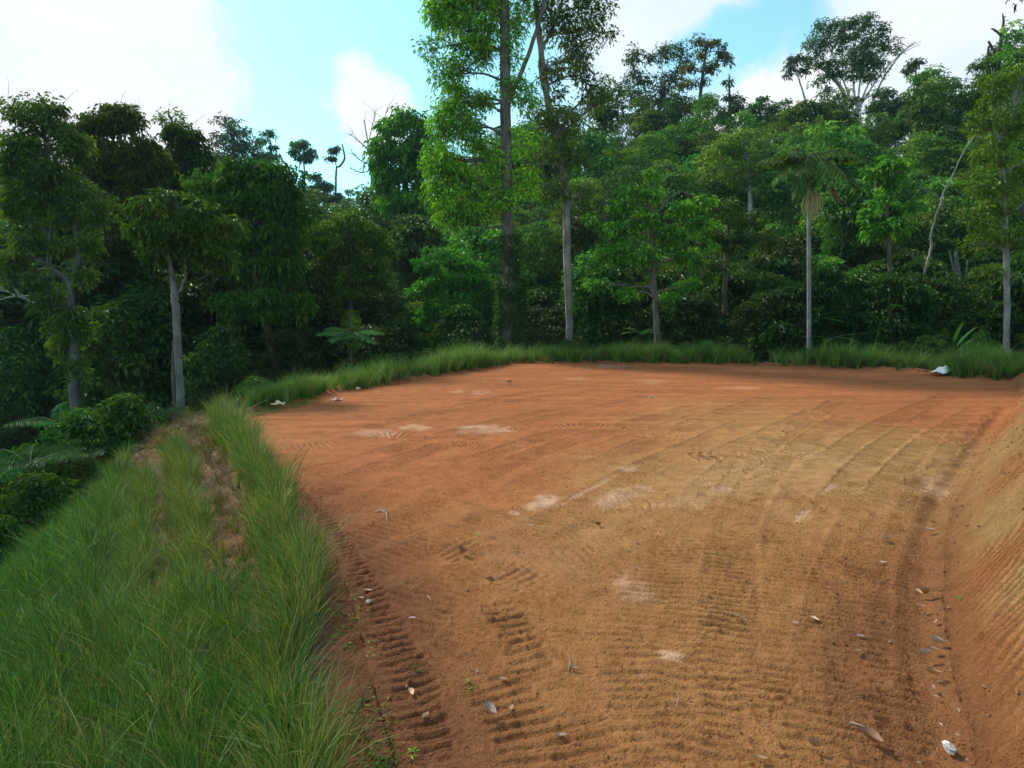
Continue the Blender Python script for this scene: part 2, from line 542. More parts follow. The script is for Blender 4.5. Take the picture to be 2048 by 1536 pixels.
# tracks pressed by the digger: centre lines on the pad (measured points), width, depth, bar slant
LANES = [
    ([(560, 955), (640, 1060), (715, 1180), (775, 1290), (820, 1420), (850, 1600)], 0.52, 0.030, 0.10, 0.13),
    ([(985, 1190), (1030, 1265), (1075, 1340), (1110, 1410)], 0.34, 0.026, 0.12, 0.155),
    ([(1110, 1400), (1160, 1500), (1200, 1600)], 0.6, 0.012, 0.1, 0.135),
    ([(780, 1290), (930, 1150), (1120, 1030), (1300, 930), (1500, 840)], 0.6, 0.016, -0.1, 0.135),
    ([(620, 1120), (760, 1060), (930, 970), (1120, 890), (1400, 810)], 0.6, 0.014, -0.1, 0.135),
    ([(600, 1000), (720, 950), (860, 900), (1050, 845), (1300, 790)], 0.6, 0.013, 0.0, 0.135),
    ([(860, 1210), (1010, 1110), (1200, 1010), (1330, 940)], 0.6, 0.015, 0.0, 0.135),
    ([(1650, 1620), (1655, 1400), (1665, 1250), (1700, 1100), (1760, 985), (1850, 890), (1960, 815)], 0.55, 0.024, 0.05, 0.125),
    ([(1800, 1620), (1770, 1400), (1765, 1250), (1785, 1110), (1840, 1000), (1930, 880), (1995, 820)], 0.5, 0.0225, 0.05, 0.125),
    ([(1500, 1620), (1480, 1400), (1465, 1250), (1462, 1120), (1490, 1010), (1570, 910), (1700, 830)], 0.6, 0.016, 0.0, 0.125),
    ([(1330, 1600), (1290, 1400), (1290, 1250), (1320, 1130), (1370, 1040)], 0.6, 0.008, 0.15, 0.125),
    ([(1560, 1130), (1590, 1010), (1660, 920), (1780, 840), (1900, 790)], 0.55, 0.014, 0.0, 0.125),
    ([(1250, 1290), (1340, 1100), (1430, 960), (1560, 860)], 0.6, 0.010, 0.1, 0.125),
    ([(1000, 860), (1180, 850), (1330, 870), (1440, 930)], 0.55, 0.018, 0.0, 0.135),
    ([(640, 870), (820, 835), (1050, 800), (1300, 765)], 0.6, 0.016, 0.0, 0.135),
    ([(720, 860), (900, 815), (1150, 775), (1500, 760)], 0.6, 0.015, 0.0, 0.135),
    ([(1100, 1620), (1060, 1480), (1000, 1390), (930, 1330)], 0.5, 0.010, 0.0, 0.125),
    ([(1400, 1620), (1390, 1450), (1410, 1300)], 0.5, 0.009, 0.1, 0.125),
    ([(1700, 1200), (1620, 1120), (1520, 1060), (1380, 1020), (1200, 1010)], 0.5, 0.008, 0.1, 0.125),
    ([(540, 960), (700, 1010), (900, 1090), (1100, 1190)], 0.6, 0.010, 0.2, 0.125),
    ([(900, 1190), (1100, 1130), (1300, 1100), (1500, 1090)], 0.6, 0.009, 0.0, 0.125),
    ([(1150, 1300), (1180, 1180), (1260, 1080), (1400, 980)], 0.6, 0.010, 0.0, 0.125),
    ([(520, 900), (640, 890), (800, 870), (1000, 900)], 0.6, 0.012, 0.0, 0.125),
    ([(1000, 1000), (1200, 900), (1500, 800)], 0.6, 0.010, 0.0, 0.125),
    ([(700, 1270), (860, 1180), (1040, 1100), (1230, 1010), (1420, 920), (1640, 820)], 0.62, 0.011, -0.1, 0.13),
    ([(830, 1360), (980, 1270), (1150, 1170), (1300, 1080), (1450, 980), (1640, 880)], 0.62, 0.010, -0.1, 0.13),
    ([(640, 1200), (780, 1120), (960, 1040), (1150, 950), (1350, 860), (1550, 790)], 0.62, 0.011, -0.1, 0.13),
    ([(580, 1040), (700, 1010), (870, 950), (1070, 880), (1300, 815)], 0.62, 0.012, -0.05, 0.13),
    ([(540, 960), (680, 930), (850, 880), (1060, 830), (1300, 780)], 0.6, 0.012, 0.0, 0.13),
    ([(1570, 1620), (1560, 1420), (1570, 1260), (1600, 1120), (1660, 1010), (1760, 900), (1880, 820)], 0.55, 0.018, 0.05, 0.125),
    ([(1730, 1620), (1715, 1420), (1720, 1250), (1745, 1110), (1800, 1000), (1890, 900), (1980, 810)], 0.5, 0.0225, 0.05, 0.125),
    ([(1400, 1620), (1400, 1400), (1400, 1250), (1410, 1120), (1450, 1000), (1540, 890), (1680, 800)], 0.55, 0.010, 0.0, 0.125),
]
LANES.sort(key=lambda q: q[2])
LANE_POLY = [(smooth_line(np.array([P(a, b, 0)[:2] for a, b in pts]), 26), w, dp, sl, pt) for pts, w, dp, sl, pt in LANES]


TRACK_AUX = []


def tracks(x, y):
    """relief of the pad and a 0-1 map of how freshly it was pressed"""
    z = np.zeros(x.shape)
    fresh = np.zeros(x.shape)
    barm, barph, barid = np.zeros(x.shape), np.zeros(x.shape), np.zeros(x.shape, int)
    r = np.hypot(x, y)
    for k, (poly, w, dp, sl, pt) in enumerate(LANE_POLY):
        lo, hi = poly.min(0) - 1, poly.max(0) + 1
        idx = np.where((x > lo[0]) & (x < hi[0]) & (y > lo[1]) & (y < hi[1]))[0]
        if not len(idx):
            continue
        X, Y = x[idx], y[idx]
        dd, s, lat = seg_dist(X, Y, poly)
        tot = np.sum(np.hypot(*np.diff(poly, axis=0).T))
        ends = sstep(0.0, 0.5, s) * sstep(0.0, 0.5, tot - s)
        jag = (0.10 if dp > .022 else 0.07) * (fbm(X * 5 + k, Y * 5, 3) - 0.5)
        m = sstep(w / 2 + 0.04, w / 2 - 0.05, dd + jag) * ends
        ph = (s + sl * lat + 0.03 * (vnoise(X * 2.3 + 5 * k, Y * 2.3) - 0.5) * 2) / pt
        cyc = ph - np.floor(ph)
        bar = np.exp(-((cyc - 0.5) / 0.17) ** 2) - 0.45 * np.exp(-((cyc - 0.86) / 0.12) ** 2) - 0.3 * np.exp(-((cyc - 0.12) / 0.1) ** 2)
        keep = sstep(0.25, 0.52, fbm(X * 0.8 + 13 * k, Y * 0.8, 3))
        bar_keep = (0.4 + 0.75 * vnoise(np.floor(ph) * 3.7 + k, lat * 3)) if dp > .022 else (0.6 + 0.5 * vnoise(np.floor(ph) * 3.7 + k, lat * 2))
        fade = sstep(19, 11, r[idx]) * (0.65 + 0.35 * sstep(4, 9, r[idx]))
        keep = np.maximum(keep, 0.6 if dp > .0235 else 0.35)
        keep = np.maximum(keep, 0.85) if dp > .0285 else keep
        z[idx] *= 1 - 0.6 * m
        far_w = m * keep * bar_keep * min(1, dp / 0.011) * (1 - sstep(15, 8, r[idx])) * sstep(34, 22, r[idx])
        sel = far_w > barm[idx]
        barid[idx] = np.where(sel, k + 1, barid[idx])
        barm[idx] = np.where(sel, far_w, barm[idx])
        barph[idx] = np.where(sel, ph, barph[idx])
        z[idx] += -(dp * (2.0 if dp > .022 else 3.0)) * bar * m * keep * bar_keep * fade - dp * 0.2 * m * fade
        rim = np.exp(-((dd - w / 2 - 0.02) / 0.05) ** 2) * ends
        z[idx] += (dp if dp > .015 else 0) * 0.35 * rim * keep * fade
        fresh[idx] = np.maximum(fresh[idx], np.maximum(m * keep, rim * 0.5) * min(1, dp / 0.03))
    TRACK_AUX[:] = [barph, barm, barid]
    return z, fresh


# soil: pale clay patches (px, py, rx, ry, rotation deg, amount)
PALE = [(1095, 1003, 34, 13, -12, 1.0), (1245, 985, 55, 20, -15, .75), (1255, 937, 22, 8, -10, .8), (1185, 975, 60, 5, -27, .6), (1265, 1170, 48, 36, 0, .55), (1342, 1313, 26, 10, 0, .8),
        (1660, 976, 22, 5, -32, 1.0), (1607, 1028, 16, 6, -30, .8), (1448, 978, 14, 5, 0, .6), (1030, 1027, 14, 4, 0, .7),
        (970, 858, 55, 8, 0, .7), (830, 855, 26, 6, 0, .7), (750, 866, 40, 8, 0, .5), (960, 785, 20, 4, 0, .7), (915, 783, 16, 3, 0, .6),
        (1870, 970, 30, 20, 0, .6), (1300, 763, 40, 4, 0, .3), (1480, 775, 40, 3, 0, .4), (1150, 757, 26, 3, 0, .4), (1090, 1090, 130, 60, 0, .10), (1560, 940, 180, 50, 0, .16),
        (1220, 733, 36, 2.5, 0, .6), (1380, 1000, 60, 12, -10, .25), (800, 1090, 30, 8, 0, .15)]


def project(x, y, z):
    c, s = math.cos(PITCH), math.sin(PITCH)
    zz = z - CAM_H
    f = np.maximum(y * c - zz * s, 0.2)
    u = y * s + zz * c
    return 1024 + FPX * x / f, 768 - FPX * u / f


_pale_w = []
for px, py, rx, ry, rot, amt in PALE:
    c = P(px, py, 0)[:2]
    ex = P(px + rx * math.cos(R(rot)), py + rx * math.sin(R(rot)), 0)[:2] - c
    ey = P(px, py - ry, 0)[:2] - c
    _pale_w.append((c, ex, ey, amt))


def soil_colour(x, y, fresh, bank):
    """bank: 0 pad, 1 cut bank"""
    wob = fbm(x * 0.35, y * 0.35, 4) - 0.5
    wob2 = fbm(x * 1.6 + 9, y * 1.6, 4) - 0.5
    streak = fbm(x * 0.5 + 3, y * 3.0, 3) - 0.5
    red = np.array([0.345, 0.116, 0.040])
    tan = np.array([0.37, 0.195, 0.070])
    moist = np.array([0.122, 0.046, 0.021])
    brown = np.array([0.255, 0.098, 0.031])
    pale = np.array([0.56, 0.33, 0.205])
    # tan clay spread over the middle right of the pad, in an arc
    t1 = np.exp(-(((x - 6.6) / 4.2) ** 2 + ((y - 13.0) / 6.0) ** 2) * 1.0)
    t2 = 0.9 * np.exp(-(((x - 2.0) / 1.9) ** 2 + ((y - 6.5) / 4.5) ** 2))
    tanw = np.clip((t1 + t2) * 1.25 + wob * 1.0 + wob2 * 0.3 + (fbm(x * 0.15, y * 0.15 + 7, 3) - .5) * .8, 0, 1) ** 1.0 * sstep(26, 12, y)
    c = red * (1 - tanw[..., None]) + tan * tanw[..., None]
    near = np.clip(sstep(13.0, 5.5, y) * 1.0 + wob * 0.8 + wob2 * 0.6, 0, 1) * sstep(15, 8, y)
    c = c * (1 - near[..., None] * 0.7) + brown * near[..., None] * 0.7  # browner and darker towards the camera
    dl, _, _ = seg_dist(x, y, LEFT)
    dr, _, _ = seg_dist(x, y, RIGHT)
    wet = np.clip(1.1 * sstep(1.7, 0.2, dl + wob * 1.2) * sstep(15, 6, y) + 0.65 * sstep(1.2, 0.0, dr + wob * 1.4 - 0.15) * sstep(19, 8, y), 0, 1) * (1 - bank)
    wet = np.clip(wet + fresh * (0.16 + wob2 * 0.4) * sstep(20, 8, y), 0, 1)
    c = c * (1 - wet[..., None] * 0.8) + moist * wet[..., None] * 0.8
    # old dry streaks across the far half
    st = np.clip(streak * 2.0, -0.5, 0.8) * sstep(9, 18, y)
    c = c * (1 + 0.30 * st[..., None])
    for (cc, ex, ey, amt) in _pale_w:
        det = ex[0] * ey[1] - ex[1] * ey[0]
        dx, dy = x - cc[0], y - cc[1]
        a = (dx * ey[1] - dy * ey[0]) / det
        b = (ex[0] * dy - ex[1] * dx) / det
        q = a * a + b * b + (wob2 + 1.1 * (fbm(x * 5, y * 5, 4) - 0.5)) * 2.2
        k = sstep(1.7, -0.1, q) * amt * 0.85 * (1 - bank)
        c = c * (1 - k[..., None]) + pale * k[..., None]
    # the cut bank: banded ochre and red
    bt = np.clip(0.62 + wob * 2.4 + (fbm(x * 1.1, y * 1.1 + 40, 3) - 0.5) * 2.0, 0, 1)
    ochre, bred = np.array([0.31, 0.175, 0.066]), np.array([0.28, 0.098, 0.034])
    cb = bred + (ochre - bred) * bt[..., None]
    c = c * (1 - bank[..., None]) + cb * bank[..., None]
    return np.clip(c, 0.01, 0.9)


def build_ground():
    az = np.concatenate([np.arange(-180, -48, 4.0), np.linspace(-48, -25, 100), np.linspace(-24.87, 48, 600), np.arange(52, 180, 4.0), [180.0]])
    dep = np.radians(np.concatenate([np.linspace(42, 15, 440), np.linspace(14.94, 4.6, 170)]))
    rad = np.concatenate([[0.0, 0.6, 1.2, 1.8, 2.4, 2.9], CAM_H / np.tan(dep)])
    rad = np.concatenate([rad, rad[-1] * np.geomspace(1.03, 26, 70)])
    A, Rr = np.meshgrid(np.radians(az), rad)
    x, y = (Rr * np.sin(A)), (Rr * np.cos(A))
    xf, yf = x.ravel(), y.ravel()
    z = height(xf, yf)
    ins = inside(xf, yf, PADPOLY)
    dl, sl, _ = seg_dist(xf, yf, LEFT)
    df, _, _ = seg_dist(xf, yf, FAR)
    dr, srr, _ = seg_dist(xf, yf, RIGHT)
    r = np.hypot(xf, yf)
    relief, fresh = tracks(xf, yf)
    barph, barm, barid = TRACK_AUX
    bi, bm = barid.reshape(x.shape), barm.reshape(x.shape).copy()
    for ax in (0, 1):
        for sh in (1, -1):
            bm[np.roll(bi, sh, ax) != bi] = 0
    barm = bm.ravel()
    relief = np.where(ins, relief, 0) * sstep(0, 0.25, np.minimum(dl, dr)) - np.where(ins & (r < 24), 0.05 * np.exp(-((dr - 0.2) / 0.13) ** 2), 0)
    rough = (fbm(xf * 2.2, yf * 2.2, 4) - 0.5) * 0.05 + (fbm(xf * 9, yf * 9, 3) - 0.5) * 0.022 * sstep(22, 10, r)
    clod = np.clip(fbm(xf * 16, yf * 16, 2) - 0.62, 0, 1) * 0.08 * sstep(13, 7, r) * (0.3 + fresh)
    bank_m = (~ins) & (dr < np.minimum(dl, df))
    # bucket-tooth scores down the cut bank, running obliquely
    ph = (srr * 0.80 + dr * 0.62) / 0.125 + 2.4 * (fbm(xf * 0.9, yf * 0.9, 4) - 0.5) * 2
    tooth = (np.abs((ph % 1) - 0.5) - 0.25) * 0.07 * (0.25 + 1.1 * fbm(xf * 1.6 + 3, yf * 1.6, 3)) * sstep(0.1, 0.7, dr) * sstep(26, 13, r)
    bankr = (fbm(xf * 1.3, yf * 1.3, 3) - 0.5) * 0.22 * sstep(0, 1, dr) + (fbm(xf * 12, yf * 12, 3) - 0.5) * 0.05
    lump = (fbm(xf * 3.5, yf * 3.5, 4) - 0.5) * 0.14
    z = z + np.where(ins, relief + rough + clod, np.where(bank_m, tooth + bankr * 0.8, np.where(r < 45, lump, 0)))
    co = np.stack([xf, yf, z], -1)
    nr, na = x.shape
    ii = (np.arange(nr - 1)[:, None] * na + np.arange(na - 1)[None])
    faces = np.stack([ii, ii + 1, ii + na + 1, ii + na], -1).reshape(-1, 4)[:, ::-1]
    cen = co[faces].mean(1)
    fi = inside(cen[:, 0], cen[:, 1], PADPOLY)
    fl = seg_dist(cen[:, 0], cen[:, 1], LEFT)
    ff = seg_dist(cen[:, 0], cen[:, 1], FAR)[0]
    fr = seg_dist(cen[:, 0], cen[:, 1], RIGHT)[0]
    reg = np.full(len(faces), 3)
    reg[fi] = 0
    reg[(~fi) & (fr < np.minimum(fl[0], ff)) & (fr < 7)] = 1
    reg[(~fi) & (fl[0] <= np.minimum(fr, ff)) & (fl[0] < slope_width(fl[1]) + 1)] = 2
    reg[(~fi) & (ff < np.minimum(fr, fl[0])) & (ff < 2.4)] = 4
    bankw = np.where(bank_m, sstep(0, 0.5, dr), 0.0)
    col = soil_colour(xf, yf, np.where(ins, fresh, 0), bankw)
    # the grassed slope shows older, greyer soil between its rows
    sl_c = np.array([0.25, 0.105, 0.048]) + (np.array([0.20, 0.13, 0.08]) - np.array([0.25, 0.105, 0.048])) * np.clip(fbm(xf * 1.8, yf * 1.8, 4) * 2.4 - 0.8, 0, 1)[:, None]
    sm = (((~ins) & ~bank_m) * sstep(0.05, 0.7, np.minimum(dl, df)))[:, None]
    col = col * (1 - sm) + sl_c * sm
    for k, name, label, m in ((0, 'dirt_pad', 'levelled red and tan dirt pad pressed with digger track marks', M_SOIL),
                              (1, 'cut_bank', 'sloping red and ochre earth bank scored by bucket teeth', M_BANK),
                              (2, 'grassy_slope', 'planted earth slope falling away beside the dirt pad', M_BANK),
                              (4, 'grassy_verge', 'low earth verge along the far edge of the dirt pad', M_BANK),
                              (3, 'hillside_ground', 'shaded forest floor rising to the wooded hill', M_LITTER)):
        f = faces[reg == k]
        used, inv = np.unique(f, return_inverse=True)
        g = Geo().add(co[used], inv.reshape(-1, 4))
        me = g.mesh(name, m, smooth=True)
        for nm, arr in (('phase', np.where(bank_m, ph, barph)), ('score', np.where(bank_m, sstep(0.05, 0.5, dr) * sstep(30, 16, r) * (0.25 + 1.3 * sstep(.35, .65, fbm(xf * 0.9 + 3, yf * 0.9, 3))), barm))):
            a = me.attributes.new(nm, 'FLOAT', 'POINT')
            a.data.foreach_set('value', np.ascontiguousarray(arr[used], np.float32))
        a = me.attributes.new('soil', 'FLOAT_COLOR', 'POINT')
        a.data.foreach_set('color', np.hstack([col[used], np.ones((len(used), 1))]).astype(np.float32).ravel())
        link(name, me, label=label, kind='structure')


build_ground()


# ================================================================ plants: builders
def leaves(g, cen, rad, per, size, rng, aspect=0.42, droop=0.3, flat=0.7, up=0.8, tone=(0.1, 0.8), shell=0.5, mat=0, curl=0.12):
    """leaf blades (two triangles folded on the midrib) spread through clumps"""
    cen = np.asarray(cen, float).reshape(-1, 3)
    n = len(cen)
    rad = np.broadcast_to(np.asarray(rad, float), (n,))
    cid = np.repeat(np.arange(n), per)
    m = len(cid)
    d = nrm(rng.normal(size=(m, 3)))
    d[:, 2] = np.where(rng.random(m) < 0.5, np.abs(d[:, 2]), d[:, 2])
    rr = rad[cid] * (shell + (1.05 - shell) * rng.random(m) ** 0.7)
    pos = cen[cid] + d * rr[:, None] * np.array([1, 1, flat])
    nor = nrm(d * 0.55 + np.array([0, 0, up]) + rng.normal(size=(m, 3)) * 0.45)
    ax = d + rng.normal(size=(m, 3)) * 0.55 + np.array([0, 0, -droop])
    ax = nrm(ax - nor * np.sum(ax * nor, -1, keepdims=True))
    sd_ = np.cross(nor, ax)
    ln = size * (0.45 + 1.05 * rng.random(m) ** 1.3)
    w = ln * aspect * 0.5
    v = np.empty((m, 4, 3))
    v[:, 0] = pos
    v[:, 1] = pos + ax * (ln * 0.5)[:, None] + sd_ * w[:, None] + nor * (ln * curl)[:, None]
    v[:, 2] = pos + ax * ln[:, None] + np.array([0, 0, -1]) * (ln * droop * 0.5)[:, None]
    v[:, 3] = pos + ax * (ln * 0.5)[:, None] - sd_ * w[:, None] + nor * (ln * curl)[:, None]
    base = np.arange(m)[:, None] * 4
    f = np.concatenate([base + np.array([0, 1, 2]), base + np.array([0, 2, 3])])
    ct = rng.random(n)
    tn = tone[0] + (tone[1] - tone[0]) * np.clip(0.6 * ct[cid] + 0.55 * rng.random(m) - 0.05, 0, 1)
    g.add(v.reshape(-1, 3), f, np.repeat(tn, 4), mat)


def limb_line(a, b, rng, sag=0.12, n=7):
    a, b = np.asarray(a, float), np.asarray(b, float)
    l = np.linalg.norm(b - a)
    m = (a * 0.55 + b * 0.45) + np.array([0, 0, sag * l * rng.uniform(-0.3, 1)]) + rng.normal(size=3) * l * 0.05
    p = smooth_line([a, m, b], n)
    return p + rng.normal(size=p.shape) * l * 0.012 * np.sin(np.linspace(0, math.pi, n))[:, None]


def crown_shape(shape, n, rng):
    """n clump centres in a unit crown (radius 1, height 0..1)"""
    u = rng.random(n)
    ang = rng.random(n) * 2 * math.pi
    rr = np.sqrt(rng.uniform(0.12, 1, n))
    if shape == 'dome':
        env = np.sqrt(np.clip(1 - u ** 2, 0, 1))
    elif shape == 'round':
        env = np.sqrt(np.clip(1 - (2 * u - 1) ** 2, 0, 1)) * 0.95 + 0.08
    elif shape == 'cone':
        env = (1 - u) ** 0.75 * 0.9 + 0.08
    elif shape == 'umbrella':
        u = 0.55 + 0.45 * u
        env = np.sqrt(np.clip(1.02 - ((u - 0.55) / 0.46) ** 2, 0, 1))
    else:
        env = 0.75 + 0.25 * np.sin(u * 9 + 1)
    env = env * (0.8 + 0.25 * np.sin(ang * 2 + rng.random() * 6) * rng.random())
    return np.stack([np.cos(ang) * rr * env, np.sin(ang) * rr * env, u], -1)


def generic_tree(seed, h=10, cr=3.2, cb=0.3, shape='dome', nclump=90, per=60, size=0.34, crad=0.75, flat=0.65, droop=0.3, tr=0.16, aspect=0.45, tone=(0.1, 0.8), lean=0.4, bark=None, leaf=None):
    """a whole tree as (trunk mesh, crown mesh), base at the origin"""
    rg = np.random.default_rng(seed)
    c = crown_shape(shape, nclump, rg)
    c = c * np.array([cr, cr, h * (1 - cb) - crad * 0.6]) + np.array([0, 0, h * cb])
    top = np.array([rg.normal() * lean, rg.normal() * lean, h * 0.9])
    tp = smooth_line([(0, 0, -0.6), (rg.normal() * lean * 0.5, rg.normal() * lean * 0.5, h * 0.4), top], 12)
    c[:, :2] += top[:2] * (c[:, 2:3] / h)
    gt = Geo()
    v, f = tube(tp, np.linspace(tr, tr * 0.25, 12) * (1 + 0.5 * np.exp(-np.linspace(0, 8, 12))), 8)
    gt.add(v, f)
    for q in c[rg.permutation(nclump)[:min(nclump, 22)]]:
        zz = np.clip(q[2] - rg.uniform(0.15, 0.4) * h * 0.5, h * cb * 0.75, h * 0.85)
        k = np.interp(zz, tp[:, 2], np.arange(12))
        a = tp[int(k)] + (tp[min(int(k) + 1, 11)] - tp[int(k)]) * (k - int(k))
        ll = limb_line(a, q, rg)
        v, f = tube(ll, np.linspace(tr * 0.38, 0.015, 7), 5)
        gt.add(v, f)
    gc = Geo()
    leaves(gc, c, crad * rg.uniform(0.6, 1.25, nclump), per, size, rg, aspect, droop, flat, tone=tone)
    return gt.mesh('tree_trunk', bark or M_BROWN, True), gc.mesh('tree_crown', leaf or M_LEAF_FAR)


def frond_geo(g, base, out, length, arch, nl, lw, ll, rng, tone=0.5, vdroop=0.5, width_prof=None, sides=4, mat_r=1, mat_l=0, rr=0.02, wedge=False, lift=0.0):
    """one pinnate frond: a curved rachis with paired leaflets"""
    base = np.asarray(base, float)
    out = nrm(np.asarray(out, float))
    t = np.linspace(0, 1, 12)
    hor = nrm(np.array([out[0], out[1], 0.0]) + 1e-6)
    pts = base + out * (t * length)[:, None] + np.array([0, 0, -1]) * (arch * length * t ** 2)[:, None]
    v, f = tube(pts, np.linspace(rr, rr * 0.25, 12), sides)
    g.add(v, f, tone * 0.8, mat_r)
    side = nrm(np.cross(hor, np.array([0, 0, 1.0])))
    ts = np.linspace(0.14, 0.99, nl)
    V, F, T = [], [], []
    k = 0
    for tt in ts:
        p = np.array([np.interp(tt, t, pts[:, i]) for i in range(3)])
        q = np.array([np.interp(min(tt + 0.03, 1), t, pts[:, i]) for i in range(3)])
        ax = nrm(q - p + 1e-9)
        prof = math.sin(math.pi * (0.12 + 0.80 * tt)) ** 0.7 if width_prof is None else width_prof(tt)
        for s in (-1, 1):
            l = ll * prof * rng.uniform(0.85, 1.12)
            dirv = nrm(side * s + ax * rng.uniform(0.35, 0.6) + np.array([0, 0, -vdroop + lift]) * rng.uniform(0.7, 1.3))
            wv = nrm(np.cross(dirv, np.cross(ax, dirv))) if False else ax
            w = lw * (0.7 + 0.4 * rng.random())
            mid = p + dirv * l * 0.55
            tip = p + dirv * l + np.array([0, 0, -1]) * l * 0.15 * vdroop
            if wedge:
                V += [p, mid + wv * w * 0.5, tip + wv * w * 0.9, tip - wv * w * 0.35 + dirv * l * 0.06, mid - wv * w * 0.4]
                F += [(k, k + 1, k + 2), (k, k + 2, k + 3), (k, k + 3, k + 4)]
                k += 5
                T += [tone * rng.uniform(0.75, 1.25)] * 5
            else:
                V += [p, mid + wv * w * 0.5, tip, mid - wv * w * 0.5]
                F += [(k, k + 1, k + 2), (k, k + 2, k + 3)]
                k += 4
                T += [tone * rng.uniform(0.75, 1.25)] * 4
    g.add(np.array(V), np.array(F), np.clip(np.array(T), 0, 1), mat_l)


# ---------------------------------------------------------------- scattering (for what nobody could count)
def variant_collection(name, meshes):
    c = bpy.data.collections.new(name)
    for i, me in enumerate(meshes):
        o = bpy.data.objects.new(f'{name}_{i:02d}', me)
        c.objects.link(o)
    return c


def scatter(name, pts, rot, scl, idx, coll, label, color=(1, 1, 1), parent=None):
    me = bpy.data.meshes.new(name)
    me.vertices.add(len(pts))
    me.vertices.foreach_set('co', np.asarray(pts, np.float32).ravel())
    a = me.attributes.new('rot', 'FLOAT_VECTOR', 'POINT')
    a.data.foreach_set('vector', np.asarray(rot, np.float32).ravel())
    a = me.attributes.new('scl', 'FLOAT_VECTOR', 'POINT')
    a.data.foreach_set('vector', np.asarray(scl, np.float32).ravel())
    a = me.attributes.new('idx', 'INT', 'POINT')
    a.data.foreach_set('value', np.asarray(idx, np.int32))
    o = link(name, me, label=label, kind='stuff', color=color, parent=parent)
    ng = bpy.data.node_groups.new(name + '_scatter', 'GeometryNodeTree')
    ng.interface.new_socket('Geometry', in_out='INPUT', socket_type='NodeSocketGeometry')
    ng.interface.new_socket('Geometry', in_out='OUTPUT', socket_type='NodeSocketGeometry')
    gi, go = ng.nodes.new('NodeGroupInput'), ng.nodes.new('NodeGroupOutput')
    ci = ng.nodes.new('GeometryNodeCollectionInfo')
    ci.inputs['Collection'].default_value = coll
    ci.inputs['Separate Children'].default_value = True
    ci.inputs['Reset Children'].default_value = True
    ip = ng.nodes.new('GeometryNodeInstanceOnPoints')
    ip.inputs['Pick Instance'].default_value = True

    def na(nm, ty):
        n = ng.nodes.new('GeometryNodeInputNamedAttribute')
        n.data_type = ty
        n.inputs['Name'].default_value = nm
        return n.outputs['Attribute']
    e2r = ng.nodes.new('FunctionNodeEulerToRotation')
    ng.links.new(na('rot', 'FLOAT_VECTOR'), e2r.inputs[0])
    ng.links.new(gi.outputs[0], ip.inputs['Points'])
    ng.links.new(ci.outputs[0], ip.inputs['Instance'])
    ng.links.new(e2r.outputs[0], ip.inputs['Rotation'])
    ng.links.new(na('scl', 'FLOAT_VECTOR'), ip.inputs['Scale'])
    ng.links.new(na('idx', 'INT'), ip.inputs['Instance Index'])
    ng.links.new(ip.outputs[0], go.inputs[0])
    md = o.modifiers.new('scatter', 'NODES')
    md.node_group = ng
    return o


# ---------------------------------------------------------------- the far wood: one mass over the hillside
far_meshes = []
specs = [dict(h=10, cr=3.6, cb=0.28, shape='dome', nclump=95, crad=0.95), dict(h=9, cr=3.0, cb=0.22, shape='round', nclump=80, crad=0.9),
         dict(h=11, cr=3.2, cb=0.35, shape='umbrella', nclump=70, crad=0.9), dict(h=12, cr=2.8, cb=0.25, shape='round', nclump=85, crad=0.85),
         dict(h=8, cr=3.4, cb=0.15, shape='dome', nclump=100, crad=0.8), dict(h=13, cr=2.4, cb=0.35, shape='column', nclump=70, crad=0.8),
         dict(h=10, cr=4.2, cb=0.4, shape='umbrella', nclump=90, crad=1.0), dict(h=7, cr=2.8, cb=0.1, shape='cone', nclump=80, crad=0.8)]
VAR = []
for i, s in enumerate(specs):
    VAR.append(generic_tree(100 + i, per=72, size=0.30 + 0.03 * (i % 3), droop=0.2 + 0.15 * (i % 4), tone=(0.0, 0.9), **s))


def joined(tr, cr_, name):
    """trunk and crown meshes as one mesh, for the scattered wood"""
    g = Geo()
    for k, me in enumerate((tr, cr_)):
        v = np.empty(len(me.vertices) * 3, np.float32)
        me.vertices.foreach_get('co', v)
        tn = np.empty(len(me.vertices), np.float32)
        me.attributes['tone'].data.foreach_get('value', tn)
        li = np.empty(len(me.loops), np.int32)
        me.loops.foreach_get('vertex_index', li)
        n = len(me.polygons[0].vertices)
        g.add(v.reshape(-1, 3), li.reshape(-1, n), tn, k)
    return g.mesh(name, [tr.materials[0], cr_.materials[0]])


far_coll = variant_collection('wood_variant', [joined(a, b, 'wood_tree') for a, b in VAR])
pts, idx, scl = [], [], []
rg = np.random.default_rng(11)
yy = 47.0
while yy < 168:
    step = 4.2 * (yy / 60) ** 0.55
    for xx in np.arange(-yy * 0.92, yy * 0.92, step):
        x, y = xx + rg.uniform(-.45, .45) * step, yy + rg.uniform(-.45, .45) * step
        D = np.interp(x / y, RU, RD)
        if y > D + 8 or y < np.interp(x / y, RU, RS) + 3:
            continue
        pts.append((x, y, hz(x, y) - 0.3))
        s = rg.uniform(0.6, 1.0) * (0.85 if y > D - 12 else 1.0)
        scl.append((s * rg.uniform(0.9, 1.2), s * rg.uniform(0.9, 1.2), s))
        idx.append(rg.integers(0, 8))
    yy += step * 0.9
n = len(pts)
scatter('hillside_forest', pts, np.stack([rg.normal(0, .06, n), rg.normal(0, .06, n), rg.uniform(0, 6.28, n)], -1), scl, idx, far_coll,
        'dense green rainforest covering the hillside beyond the pad', color=(1.35, 1.4, 1.15))

